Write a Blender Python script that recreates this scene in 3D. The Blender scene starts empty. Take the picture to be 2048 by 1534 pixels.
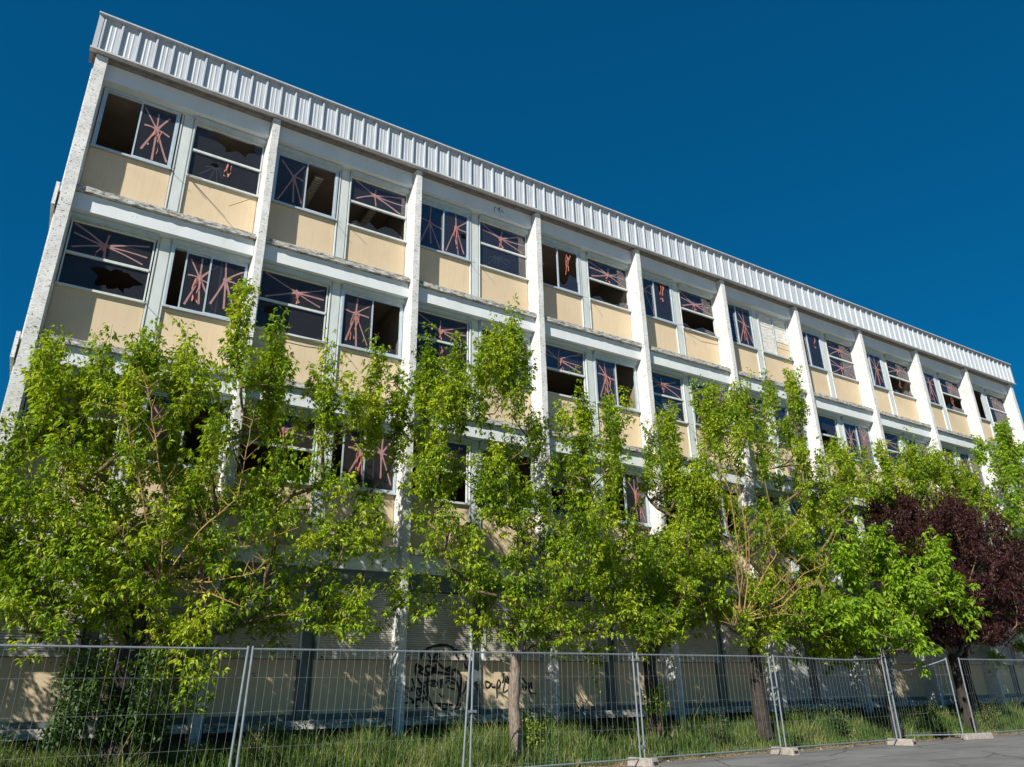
import bpy, math, random
import numpy as np
from mathutils import Matrix, Vector
rnd = random.Random(7)
rng = np.random.default_rng(11)
sc = bpy.context.scene
COL = sc.collection
# ------------------------------------------------------------------ camera
cam_d = bpy.data.cameras.new("camera"); cam = bpy.data.objects.new("camera", cam_d); COL.objects.link(cam)
cam_d.sensor_width = 36; cam_d.lens = 26.206; cam_d.clip_end = 3000; cam_d.clip_start = .05
RT = Vector((0.85014932, -0.526203, -0.01888212)); UP = Vector((-0.18970386, -0.33954945, 0.92125926)); FW = Vector((0.4911808, 0.77962592, 0.38849048))
m = Matrix((RT, UP, -FW)).transposed().to_4x4(); m.translation = Vector((0.97538, -15.25198, 1.25)); cam.matrix_world = m
sc.camera = cam
# ------------------------------------------------------------------ world, sun, exposure
SUN_EL = math.radians(36); SUN_AZ = math.atan2(-1.72, -1.0)
w = bpy.data.worlds.new("World"); sc.world = w; w.use_nodes = True
nt = w.node_tree; nt.nodes.clear()
out = nt.nodes.new("ShaderNodeOutputWorld"); bg = nt.nodes.new("ShaderNodeBackground")
sky = nt.nodes.new("ShaderNodeTexSky"); sky.sky_type = 'NISHITA'; sky.sun_disc = False
sky.sun_elevation = SUN_EL; sky.sun_rotation = SUN_AZ % (2 * math.pi)
sky.air_density = 1.0; sky.dust_density = .25; sky.ozone_density = 3.0; sky.altitude = 600
mix = nt.nodes.new("ShaderNodeMix"); mix.data_type = 'RGBA'; mix.blend_type = 'MULTIPLY'; mix.inputs[0].default_value = 1
mix.inputs[7].default_value = (.014, .655, 1.17, 1)
gam = nt.nodes.new('ShaderNodeGamma'); gam.inputs[1].default_value = .62
nt.links.new(sky.outputs[0], gam.inputs[0]); nt.links.new(gam.outputs[0], mix.inputs[6]); nt.links.new(mix.outputs[2], bg.inputs[0]); nt.links.new(bg.outputs[0], out.inputs[0])
bg.inputs[1].default_value = .07
sd = bpy.data.lights.new("sun", 'SUN'); sd.energy = 4.6; sd.angle = math.radians(.5); sd.color = (1.0, .94, .84)
sun = bpy.data.objects.new("sun", sd); COL.objects.link(sun)
sun.rotation_euler = Vector((1.72, 1.0, -1.45)).to_track_quat('-Z', 'Y').to_euler()
sun.location = (-20, -20, 30)
sc.view_settings.view_transform = 'Standard'; sc.view_settings.look = 'None'; sc.view_settings.gamma = 1
sc.view_settings.exposure = .70; sc.view_settings.use_curve_mapping = False
# ------------------------------------------------------------------ materials
def nodes(name):
    mt = bpy.data.materials.new(name); mt.use_nodes = True
    t = mt.node_tree; b = t.nodes["Principled BSDF"]
    return mt, t, b
class N:
    """small node helper"""
    def __init__(s, t): s.t = t; s.pos = t.nodes.new("ShaderNodeNewGeometry").outputs["Position"]
    def new(s, k): return s.t.nodes.new(k)
    def link(s, a, b): s.t.links.new(a, b)
    def vec(s, sx=1, sy=1, sz=1):
        n = s.new("ShaderNodeMapping"); n.inputs["Scale"].default_value = (sx, sy, sz); s.link(s.pos, n.inputs["Vector"]); return n.outputs[0]
    def noise(s, scale, detail=4, rough=.6, v=None, off=0):
        n = s.new("ShaderNodeTexNoise"); n.inputs["Scale"].default_value = scale; n.inputs["Detail"].default_value = detail
        n.inputs["Roughness"].default_value = rough
        s.link(v if v is not None else s.pos, n.inputs["Vector"]); return n.outputs[0]
    def ramp(s, x, p0, p1, c0=(0, 0, 0, 1), c1=(1, 1, 1, 1)):
        n = s.new("ShaderNodeValToRGB"); e = n.color_ramp.elements
        e[0].position = p0; e[1].position = p1; e[0].color = c0; e[1].color = c1; s.link(x, n.inputs[0]); return n.outputs[0]
    def mixc(s, f, a, b, mode='MIX'):
        n = s.new("ShaderNodeMix"); n.data_type = 'RGBA'; n.blend_type = mode
        for v, i in ((f, 0), (a, 6), (b, 7)):
            if hasattr(v, "is_linked") or hasattr(v, "links"): s.link(v, n.inputs[i])
            elif i == 0: n.inputs[0].default_value = v
            else: n.inputs[i].default_value = (*v, 1) if len(v) == 3 else v
        return n.outputs[2]
    def bump(s, h, st, dist, b):
        n = s.new("ShaderNodeBump"); n.inputs["Strength"].default_value = st; n.inputs["Distance"].default_value = dist
        s.link(h, n.inputs["Height"]); s.link(n.outputs[0], b.inputs["Normal"])
def simple(name, col, rough=.6, metal=0, var=.12, scale=6, bump=0, sx=1, sz=1, spec=.4):
    mt, t, b = nodes(name); n = N(t)
    x = n.noise(scale, 5, .65, n.vec(sx, 1, sz))
    lo = tuple(c * (1 - var) for c in col); hi = tuple(min(1, c * (1 + var)) for c in col)
    n.link(n.mixc(n.ramp(x, .3, .7), lo, hi), b.inputs["Base Color"])
    b.inputs["Roughness"].default_value = rough; b.inputs["Metallic"].default_value = metal
    b.inputs["Specular IOR Level"].default_value = spec
    if bump: n.bump(n.noise(scale * 6, 4), bump, .01, b)
    return mt
M = {}
# weathered white painted concrete of the pillars: board marks, chipped dark spots, grime
mt, t, b = nodes("pillar_concrete"); n = N(t)
base = n.mixc(n.ramp(n.noise(2.2, 5), .3, .7), (.52, .53, .52), (.76, .76, .74))
grain = n.noise(1, 5, .7, n.vec(9, 9, 75)); base = n.mixc(n.ramp(grain, .50, .66, (0, 0, 0, 1), (.75, .75, .75, 1)), base, (.27, .28, .28))
spots = n.noise(1, 3, .55, n.vec(24, 24, 42)); base = n.mixc(n.ramp(spots, .63, .655), base, (.05, .045, .04))
spots2 = n.noise(1, 4, .8, n.vec(5, 5, 2.2)); base = n.mixc(n.ramp(spots2, .60, .74, (0, 0, 0, 1), (.6, .6, .6, 1)), base, (.20, .20, .19))
n.link(base, b.inputs["Base Color"]); b.inputs["Roughness"].default_value = .85
n.bump(n.noise(1, 5, .7, n.vec(18, 18, 50)), .5, .012, b); M['pillar'] = mt
# ledge: paint flaked off, black growth
mt, t, b = nodes("ledge_concrete"); n = N(t)
x = n.noise(1, 6, .75, n.vec(5, 14, 16)); y = n.noise(1.3, 3)
c = n.mixc(n.ramp(x, .38, .56), (.06, .056, .05), (.58, .57, .53))
c = n.mixc(n.ramp(n.noise(9, 5, .8), .52, .66, (0, 0, 0, 1), (.8, .8, .8, 1)), c, (.16, .15, .13))
n.link(c, b.inputs["Base Color"]); b.inputs["Roughness"].default_value = .95; n.bump(x, .8, .03, b); M['ledge'] = mt
# beams
mt, t, b = nodes("beam_paint"); n = N(t)
c = n.mixc(n.ramp(n.noise(1.5, 6, .7, n.vec(1, 1, .5)), .3, .75), (.57, .61, .62), (.69, .73, .74))
c = n.mixc(n.ramp(n.noise(1, 5, .7, n.vec(9, 9, .9)), .60, .80, (0, 0, 0, 1), (.5, .5, .5, 1)), c, (.38, .38, .34))
c = n.mixc(n.ramp(n.noise(14, 3, .6), .72, .76), c, (.22, .18, .14))
n.link(c, b.inputs["Base Color"]); b.inputs["Roughness"].default_value = .7; n.bump(n.noise(30, 4), .15, .01, b); M['beam'] = mt
# beige infill panel
mt, t, b = nodes("beige_panel"); n = N(t)
c = n.mixc(n.ramp(n.noise(.8, 4), .3, .7), (.62, .49, .315), (.71, .57, .38))
oi = n.new('ShaderNodeObjectInfo'); c = n.mixc(n.ramp(oi.outputs['Random'], 0, 1, (1, 1, 1, 1), (.86, .88, .90, 1)), c, (0, 0, 0), 'MIX') if False else n.mixc(1.0, c, n.ramp(oi.outputs['Random'], 0, 1, (1.0, 1.0, 1.0, 1), (.86, .87, .89, 1)), 'MULTIPLY')
c = n.mixc(n.ramp(n.noise(1, 5, .7, n.vec(17, 17, 1.3)), .46, .78, (0, 0, 0, 1), (.45, .45, .45, 1)), c, (.50, .36, .23))
c = n.mixc(n.ramp(n.noise(1, 4, .7, n.vec(5, 5, 9)), .69, .75), c, (.25, .17, .10))
n.link(c, b.inputs["Base Color"]); b.inputs["Roughness"].default_value = .75; n.bump(n.noise(45, 3), .12, .006, b); M['panel'] = mt
M['panel_grey'] = simple("grey_panel", (.40, .41, .41), .7, var=.15)
M['clad'] = simple("galvanised_cladding", (.44, .48, .52), .5, .0, .16, 2.5, sx=8, sz=.6)
M['trim'] = simple("roof_trim", (.50, .50, .51), .6, .1, .2, 5)
M['dark'] = simple("dark_gap", (.05, .035, .03), .9, var=.2)
M['alu'] = simple("aluminium_frame", (.50, .58, .63), .45, .35, .10, 8)
M['frame'] = simple("painted_frame", (.56, .60, .59), .6, 0, .12, 8)
M['mullion'] = simple("mullion_paint", (.54, .58, .57), .6, 0, .12, 3, sz=.4)
M['teal'] = simple("teal_frame", (.12, .145, .15), .55, 0, .25, 4)
M['box'] = simple("roller_box", (.43, .50, .50), .55, 0, .12, 4)
M['shutter'] = simple("shutter_slats", (.47, .45, .40), .6, 0, .18, 1.5, sz=3)
M['interior'] = simple("interior_plaster", (.26, .21, .155), .9, 0, .2, .7)
M['ceiling'] = simple("ceiling_tiles", (.31, .25, .19), .9, 0, .2, 1.2)
M['floor'] = simple("interior_floor", (.18, .15, .12), .8, 0, .3, 1)
M['roof'] = simple("roof_gravel", (.2, .2, .19), .9, 0, .3, 3)
M['tape'] = simple("pink_tape", (.62, .22, .16), .6, 0, .15, 12)
M['tape_dim'] = simple("glass_dimmed_tape", (.33, .185, .185), .6, 0, .15, 12)  # same tape as seen behind glass, the dimming put into its colour
M['tape_grey'] = simple("grey_tape", (.22, .25, .25), .6, 0, .15, 12)
M['paper'] = simple("peeling_paper", (.62, .60, .55), .9, 0, .3, 5, bump=.3, sz=3)
M['rod'] = simple("rusty_rod", (.12, .09, .07), .7, .3, .3, 20)
M['spray'] = simple("black_spray_paint", (.012, .012, .012), .6, 0, .3, 20)
M['curtain'] = simple("blue_curtain", (.05, .20, .26), .9, 0, .3, 3)
M['white_metal'] = simple("white_metal", (.66, .64, .56), .5, .1, .15, 9)
M['steel'] = simple("galvanised_steel", (.25, .28, .31), .45, .4, .18, 9)
M['wire'] = simple('wire_steel', (.20, .22, .22), .5, .3, .3, 9)
M['soffit'] = simple('soffit_grey', (.22, .19, .18), .8, 0, .3, 6)
M['lamp'] = simple("lamp_housing", (.30, .27, .22), .6, 0, .2, 9)
# block concrete
M['block'] = simple("foot_concrete", (.30, .27, .24), .9, 0, .3, 12, bump=.6)
# bark
def bark(name, c0, c1):
    mt, t, b = nodes(name); n = N(t)
    x = n.noise(1, 6, .7, n.vec(30, 30, 7)); n.link(n.mixc(n.ramp(x, .35, .65), c0, c1), b.inputs["Base Color"])
    b.inputs["Roughness"].default_value = .95; n.bump(x, .9, .03, b); return mt
M['bark'] = bark("dark_bark", (.012, .010, .009), (.06, .048, .038)); M['bark_light'] = bark("pale_bark", (.09, .07, .055), (.30, .24, .19))
M['limb'] = bark("limb_bark", (.06, .045, .025), (.22, .16, .08)); M['stick'] = bark("lichen_twig", (.22, .15, .07), (.48, .30, .09))
# leaves
def leafmat(name, cols, trans, tcol):
    mt = bpy.data.materials.new(name); mt.use_nodes = True; t = mt.node_tree; t.nodes.clear()
    g = t.nodes.new("ShaderNodeNewGeometry"); r = t.nodes.new("ShaderNodeValToRGB")
    no = t.nodes.new("ShaderNodeTexNoise"); no.inputs["Scale"].default_value = 1.1; no.inputs["Detail"].default_value = 2; t.links.new(g.outputs["Position"], no.inputs["Vector"])
    m1 = t.nodes.new("ShaderNodeMath"); m1.operation = 'MULTIPLY_ADD'; m1.inputs[1].default_value = 1.5; m1.inputs[2].default_value = -.62; t.links.new(no.outputs[0], m1.inputs[0])
    m2 = t.nodes.new("ShaderNodeMath"); m2.operation = 'MULTIPLY_ADD'; m2.inputs[1].default_value = .72; t.links.new(g.outputs["Random Per Island"], m2.inputs[0]); t.links.new(m1.outputs[0], m2.inputs[2]); t.links.new(m2.outputs[0], r.inputs[0])
    e = r.color_ramp.elements
    while len(e) < len(cols): e.new(.5)
    for i, c in enumerate(cols): e[i].position = i / (len(cols) - 1); e[i].color = (*c, 1)
    d = t.nodes.new("ShaderNodeBsdfPrincipled"); t.links.new(r.outputs[0], d.inputs["Base Color"]); d.inputs["Roughness"].default_value = .5
    d.inputs["Specular IOR Level"].default_value = .35
    tr = t.nodes.new("ShaderNodeBsdfTranslucent"); mx = t.nodes.new("ShaderNodeMix"); mx.data_type = 'RGBA'; mx.blend_type = 'MULTIPLY'
    mx.inputs[0].default_value = 1; t.links.new(r.outputs[0], mx.inputs[6]); mx.inputs[7].default_value = (*tcol, 1)
    t.links.new(mx.outputs[2], tr.inputs[0])
    ms = t.nodes.new("ShaderNodeMixShader"); ms.inputs[0].default_value = trans
    o = t.nodes.new("ShaderNodeOutputMaterial"); t.links.new(d.outputs[0], ms.inputs[1]); t.links.new(tr.outputs[0], ms.inputs[2]); t.links.new(ms.outputs[0], o.inputs[0])
    return mt
M['leaf'] = leafmat("box_elder_leaf", [(.072, .145, .010), (.19, .315, .016), (.33, .45, .024), (.50, .54, .042)], .40, (1.35, 1.25, .5))
M['leaf_b'] = leafmat("broad_green_leaf", [(.13, .24, .014), (.22, .36, .02), (.36, .50, .035)], .4, (1.3, 1.3, .6))
M['leaf_p'] = leafmat("plum_leaf", [(.030, .010, .012), (.055, .018, .020), (.095, .035, .036)], .25, (1.6, .7, .6))
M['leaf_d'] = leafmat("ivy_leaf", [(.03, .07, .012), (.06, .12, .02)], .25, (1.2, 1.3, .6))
M['grass'] = leafmat("grass_blade", [(.035, .085, .012), (.065, .13, .02), (.12, .18, .03), (.30, .28, .11)], .3, (1.2, 1.2, .5))
M['litter'] = leafmat("dry_litter", [(.12, .07, .035), (.30, .20, .12), (.42, .33, .24)], .1, (1, 1, 1))
# glass: dirty thin pane that also mirrors the sky
mt = bpy.data.materials.new("window_glass"); mt.use_nodes = True; t = mt.node_tree; t.nodes.clear()
tr = t.nodes.new("ShaderNodeBsdfTransparent"); tr.inputs[0].default_value = (.62, .60, .62, 1)
gl = t.nodes.new("ShaderNodeBsdfGlossy"); gl.inputs["Roughness"].default_value = .03; gl.inputs[0].default_value = (.9, .9, .95, 1)
df = t.nodes.new("ShaderNodeBsdfDiffuse"); df.inputs[0].default_value = (.30, .30, .32, 1)
fr = t.nodes.new("ShaderNodeFresnel"); fr.inputs[0].default_value = 1.52
mul = t.nodes.new("ShaderNodeMath"); mul.operation = 'MULTIPLY_ADD'; mul.inputs[1].default_value = .62; mul.inputs[2].default_value = .0; t.links.new(fr.outputs[0], mul.inputs[0])
m1 = t.nodes.new("ShaderNodeMixShader"); m1.inputs[0].default_value = .06; t.links.new(tr.outputs[0], m1.inputs[1]); t.links.new(df.outputs[0], m1.inputs[2])
m2 = t.nodes.new("ShaderNodeMixShader"); t.links.new(mul.outputs[0], m2.inputs[0]); t.links.new(m1.outputs[0], m2.inputs[1]); t.links.new(gl.outputs[0], m2.inputs[2])
o = t.nodes.new("ShaderNodeOutputMaterial"); t.links.new(m2.outputs[0], o.inputs[0]); M['glass'] = mt
M['crack'] = simple("glass_crack", (.20, .22, .25), .3, 0, .1)
# road and soil
mt, t, b = nodes("asphalt"); n = N(t)
c = n.mixc(n.ramp(n.noise(1.2, 6, .65, n.vec(.4, 1.4, 1)), .3, .75), (.11, .112, .114), (.19, .19, .185))
c = n.mixc(n.ramp(n.noise(90, 2, .6), .55, .75, (0, 0, 0, 1), (.6, .6, .6, 1)), c, (.30, .29, .28))
vo = n.new("ShaderNodeTexVoronoi"); vo.feature = 'DISTANCE_TO_EDGE'; vo.inputs["Scale"].default_value = .55
dn = n.new("ShaderNodeTexNoise"); dn.inputs["Scale"].default_value = 2.5; dn.inputs["Detail"].default_value = 5; n.link(n.pos, dn.inputs["Vector"])
n.link(n.mixc(.16, n.pos, dn.outputs[1]), vo.inputs["Vector"])
c = n.mixc(n.ramp(vo.outputs["Distance"], .006, .016, (.75, .75, .75, 1), (0, 0, 0, 1)), c, (.03, .03, .03))
c = n.mixc(n.ramp(n.noise(.55, 4, .6), .52, .56, (0, 0, 0, 1), (.35, .35, .35, 1)), c, (.09, .09, .092))
n.link(c, b.inputs["Base Color"]); b.inputs["Roughness"].default_value = .9; n.bump(n.noise(120, 3), .5, .008, b); M['asphalt'] = mt
M['bounce'] = simple('bounce_paving', (.31, .285, .24), .95, 0, .2, 1)  # warm pale colour for the added ground that throws light at the facade
mt, t, b = nodes("soil"); n = N(t)
c = n.mixc(n.ramp(n.noise(2.5, 6, .7), .35, .65), (.035, .035, .018), (.11, .09, .055))
n.link(c, b.inputs["Base Color"]); b.inputs["Roughness"].default_value = 1; n.bump(n.noise(20, 5), .8, .04, b); M['soil'] = mt
mt, t, b = nodes("litter_soil"); n = N(t)
c = n.mixc(n.ramp(n.noise(18, 6, .7), .35, .65), (.10, .075, .05), (.32, .26, .20))
n.link(c, b.inputs["Base Color"]); b.inputs["Roughness"].default_value = 1; n.bump(n.noise(40, 5), .8, .02, b); M['dirt'] = mt
# ------------------------------------------------------------------ mesh helpers
class MB:
    def __init__(s): s.v = []; s.f = []; s.mi = []
    def quad(s, *p, mi=0):
        i = len(s.v); s.v += list(p); s.f.append(tuple(range(i, i + len(p)))); s.mi.append(mi)
    def box(s, x0, x1, y0, y1, z0, z1, mi=0):
        i = len(s.v)
        s.v += [(x0, y0, z0), (x1, y0, z0), (x1, y1, z0), (x0, y1, z0), (x0, y0, z1), (x1, y0, z1), (x1, y1, z1), (x0, y1, z1)]
        for q in ((0, 3, 2, 1), (4, 5, 6, 7), (0, 1, 5, 4), (1, 2, 6, 5), (2, 3, 7, 6), (3, 0, 4, 7)):
            s.f.append(tuple(i + k for k in q)); s.mi.append(mi)
        return s
    def tube(s, pts, rad, n=6, mi=0, cap=True):
        pts = [Vector(p) for p in pts]; i0 = len(s.v)
        if not hasattr(rad, '__len__'): rad = [rad] * len(pts)
        for k, p in enumerate(pts):
            d = (pts[min(k + 1, len(pts) - 1)] - pts[max(k - 1, 0)]).normalized()
            a = d.cross(Vector((.3, 1, .1)) if abs(d.y) < .9 else Vector((1, 0, 0))).normalized(); c = d.cross(a)
            for j in range(n):
                t_ = 2 * math.pi * j / n; s.v.append(tuple(p + (a * math.cos(t_) + c * math.sin(t_)) * rad[k]))
        for k in range(len(pts) - 1):
            for j in range(n):
                a0 = i0 + k * n + j; a1 = i0 + k * n + (j + 1) % n
                s.f.append((a0, a1, a1 + n, a0 + n)); s.mi.append(mi)
        if cap:
            s.f.append(tuple(i0 + j for j in range(n))[::-1]); s.mi.append(mi)
            e = i0 + (len(pts) - 1) * n; s.f.append(tuple(e + j for j in range(n))); s.mi.append(mi)
        return s
    def prism(s, poly, y0, y1, mi=0):
        """polygon in x,z given thickness in y"""
        i = len(s.v); n = len(poly)
        s.v += [(x, y0, z) for x, z in poly] + [(x, y1, z) for x, z in poly]
        s.f.append(tuple(range(i, i + n))); s.mi.append(mi); s.f.append(tuple(range(i + 2 * n - 1, i + n - 1, -1))); s.mi.append(mi)
        for k in range(n):
            l = (k + 1) % n; s.f.append((i + k, i + n + k, i + n + l, i + l)); s.mi.append(mi)
        return s
    def ribbon(s, pts, wd, y, mi=0, taper=None, th=.002):
        """flat strip following x,z points at depth y"""
        pts = [Vector((p[0], 0, p[1])) for p in pts]; L = []; R = []
        for k, p in enumerate(pts):
            d = (pts[min(k + 1, len(pts) - 1)] - pts[max(k - 1, 0)])
            if d.length < 1e-6: d = Vector((0, 0, 1))
            d.normalize(); nn = Vector((-d.z, 0, d.x)); ww = wd * .5 * (taper[k] if taper else 1)
            L.append(p + nn * ww); R.append(p - nn * ww)
        yy = y if hasattr(y, '__len__') else [y] * len(pts)
        for k in range(len(pts) - 1):
            s.quad((L[k].x, yy[k], L[k].z), (R[k].x, yy[k], R[k].z), (R[k + 1].x, yy[k + 1], R[k + 1].z), (L[k + 1].x, yy[k + 1], L[k + 1].z), mi=mi)
        return s
    def mesh(s, name, mats):
        me = bpy.data.meshes.new(name); me.from_pydata(s.v, [], s.f)
        for x in (mats if isinstance(mats, (list, tuple)) else [mats]): me.materials.append(x)
        if any(s.mi): me.polygons.foreach_set("material_index", s.mi)
        me.update(); return me
def add(name, me, parent=None, loc=(0, 0, 0), **kw):
    if isinstance(me, MB): raise TypeError
    o = bpy.data.objects.new(name, me); COL.objects.link(o); o.location = loc
    if parent is not None: o.parent = parent
    for k, v in kw.items(): o[k] = v
    return o
def empty(name, loc, label, cat, group=None):
    o = add(name, None, None, loc, label=label, category=cat); o.empty_display_size = .2
    if group: o['group'] = group
    return o
def fast_mesh(name, V, F, mat, nper):
    me = bpy.data.meshes.new(name); V = np.asarray(V, np.float32); F = np.asarray(F, np.int32)
    me.vertices.add(len(V)); me.vertices.foreach_set("co", V.ravel())
    me.loops.add(F.size); me.loops.foreach_set("vertex_index", F.ravel())
    me.polygons.add(len(F)); me.polygons.foreach_set("loop_start", np.arange(0, F.size, nper, dtype=np.int32))
    me.materials.append(mat); me.update(calc_edges=True); return me
CROWN = {
 'T1': (-1.6, [(-0.72, 5.17), (-0.03, 5.53), (0.05, 6.15), (0.13, 6.8), (0.53, 6.99), (0.87, 6.32), (1.07, 6.93), (1.31, 6.42), (1.6, 7.05), (1.87, 7.37), (2.23, 7.2), (2.54, 7.48), (2.8, 6.83), (3.31, 7.04), (3.31, 8.1), (3.32, 8.83), (3.56, 8.72), (3.71, 7.76), (4.17, 7.77), (4.62, 7.22), (5.01, 7.41), (5.27, 6.81), (5.88, 7.04), (5.92, 7.84), (6.1, 8.05), (6.32, 7.12), (6.75, 7.55), (6.94, 7.13), (6.58, 6.39), (6.17, 5.9), (5.95, 5.25), (6.55, 4.82), (6.21, 4.29), (6.9, 3.96), (6.61, 3.56), (6.94, 3.11), (6.55, 2.73), (6.19, 2.27), (5.27, 2.17), (4.72, 2.41), (4.24, 2.16), (3.45, 2.07), (3.83, 1.53), (3.55, 1.31), (3.07, 1.03), (2.08, 1.2), (1.7, 1.83), (1.06, 2.1), (0.21, 2.09), (-0.54, 3.37)]),
 'T2': (-2.0, [(6.66, 6.94), (6.91, 7.78), (7.18, 8.32), (7.5, 7.79), (7.73, 8.45), (8.04, 8.4), (8.3, 7.97), (8.49, 8.63), (8.69, 9.19), (8.96, 9.26), (9.17, 9.44), (9.51, 9.4), (9.85, 8.82), (10.18, 8.38), (10.22, 7.62), (10.48, 7.05), (11.11, 7.92), (11.51, 8.26), (11.68, 7.51), (12.11, 8.12), (12.51, 8.06), (12.22, 6.71), (12.79, 6.16), (12.4, 5.38), (13.11, 4.86), (14.35, 4.49), (14.53, 3.55), (13.91, 2.62), (12.64, 2.17), (12.4, 1.25), (11.77, 1.85), (11.34, 1.56), (10.74, 2.14), (9.85, 1.85), (9.15, 2.21), (8.91, 1.66), (8.47, 1.84), (8.25, 2.38), (7.6, 2.63), (6.8, 2.35), (6.37, 2.95), (7.27, 3.45), (6.72, 4.07), (7.12, 4.79), (6.67, 5.24), (6.97, 5.91)]),
 'T2b': (-1.3, [(13.88, 7.57), (14.49, 8.25), (15.01, 8.05), (15.54, 7.85), (15.79, 7.02), (16.01, 6.07), (15.96, 4.73), (16.1, 3.46), (15.79, 2.72), (14.7, 2.35), (14.18, 2.11), (13.43, 2.33), (12.87, 2.76), (13.46, 3.93), (13.94, 5.19), (13.57, 6.31)]),
 'T3': (-1.7, [(15.28, 8.7), (15.94, 9.2), (16.19, 8.42), (16.93, 9.17), (17.56, 9.77), (17.98, 9.22), (18.7, 9.52), (19.46, 10.34), (19.98, 10.11), (20.0, 8.78), (19.54, 7.45), (20.63, 8.08), (21.49, 8.54), (22.06, 7.97), (23.32, 8.66), (23.3, 7.81), (21.65, 6.63), (20.57, 6.21), (21.17, 5.08), (20.34, 3.89), (21.05, 3.23), (19.82, 2.15), (18.55, 2.01), (17.52, 2.61), (16.98, 1.89), (15.75, 1.99), (15.36, 2.68), (14.47, 3.35), (15.29, 4.24), (14.95, 5.34), (14.77, 6.5), (15.29, 7.54)]),
 'T4': (-2.3, [(18.98, 4.94), (20.36, 5.2), (21.81, 5.32), (23.03, 5.28), (24.61, 5.25), (24.83, 4.5), (23.9, 3.57), (24.25, 3.15), (22.53, 2.68), (21.47, 2.4), (21.65, 1.62), (20.88, 1.38), (20.39, 1.87), (19.48, 2.36), (18.22, 2.22), (17.22, 2.8), (17.83, 3.68)]),
 'T4b': (-1.0, [(24.04, 7.75), (25.62, 9.04), (26.32, 9.33), (27.32, 8.73), (28.94, 9.54), (29.82, 8.49), (30.85, 9.23), (31.27, 7.89), (29.94, 5.89), (26.36, 5.6), (24.57, 6.12), (23.69, 6.69)]),
 'T5': (-1.6, [(29.12, 7.88), (30.83, 9.66), (32.06, 10.68), (33.22, 11.09), (34.13, 10.59), (36.22, 11.38), (38.03, 10.76), (36.91, 6.34), (33.16, 2.46), (29.93, 1.78), (28.11, 2.55), (30.33, 4.94), (29.52, 6.65)]),
 'P': (-1.9, [(22.14, 5.27), (22.72, 6.24), (23.99, 6.86), (25.31, 6.67), (27.0, 7.2), (28.82, 7.05), (29.65, 6.07), (30.2, 4.89), (29.44, 3.19), (27.82, 2.53), (25.62, 2.2), (23.68, 2.04), (23.14, 2.59), (23.86, 3.75), (23.1, 4.45)]),
}
STICKS = [[(15.48, 3.01), (15.49, 3.88), (15.21, 4.7), (15.16, 5.81), (14.85, 6.55)], [(15.55, 3.07), (15.74, 4.25), (15.56, 5.1), (15.51, 6.24), (15.42, 6.76)], [(15.59, 3.01), (15.8, 4.14), (15.67, 4.99), (15.39, 5.9), (15.38, 6.03)], [(15.75, 3.08), (16.2, 3.92), (16.5, 4.43), (16.49, 4.81), (16.38, 5.41)], [(15.82, 2.99), (16.82, 3.41), (17.53, 4.01), (18.41, 4.32), (18.77, 4.74)], [(15.81, 2.9), (16.54, 3.01), (17.46, 3.0)], [(15.78, 2.94), (16.87, 3.24), (17.15, 3.61), (17.86, 3.77), (19.22, 5.32)], [(15.69, 3.03), (16.7, 3.71), (17.66, 4.52)], [(15.44, 2.78), (14.92, 2.71), (14.45, 2.8)], [(15.5, 2.84), (15.14, 2.99), (14.91, 3.1)], [(15.51, 3.0), (15.3, 3.98), (14.98, 4.8), (14.91, 5.41)], [(16.45, 4.37), (16.86, 3.96), (16.88, 3.66)], [(16.5, 4.43), (17.3, 5.01), (17.7, 5.44)]]
STICKS1 = [[(2.63, 3.04), (2.37, 3.56), (2.06, 4.41), (1.84, 5.04), (1.56, 5.85)], [(2.65, 3.12), (2.48, 4.29), (2.21, 5.1), (1.96, 5.93), (1.77, 6.43)], [(2.7, 3.05), (2.09, 3.54), (1.85, 3.75)], [(2.73, 3.13), (3.34, 3.56), (3.89, 3.65), (4.62, 4.01)], [(2.77, 3.05), (3.34, 3.05), (3.94, 3.2), (4.2, 3.46)], [(2.69, 3.12), (3.07, 3.86), (3.56, 4.42), (3.62, 5.31), (3.63, 5.96)], [(2.82, 2.98), (3.44, 2.86), (3.93, 2.61)]]
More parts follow.
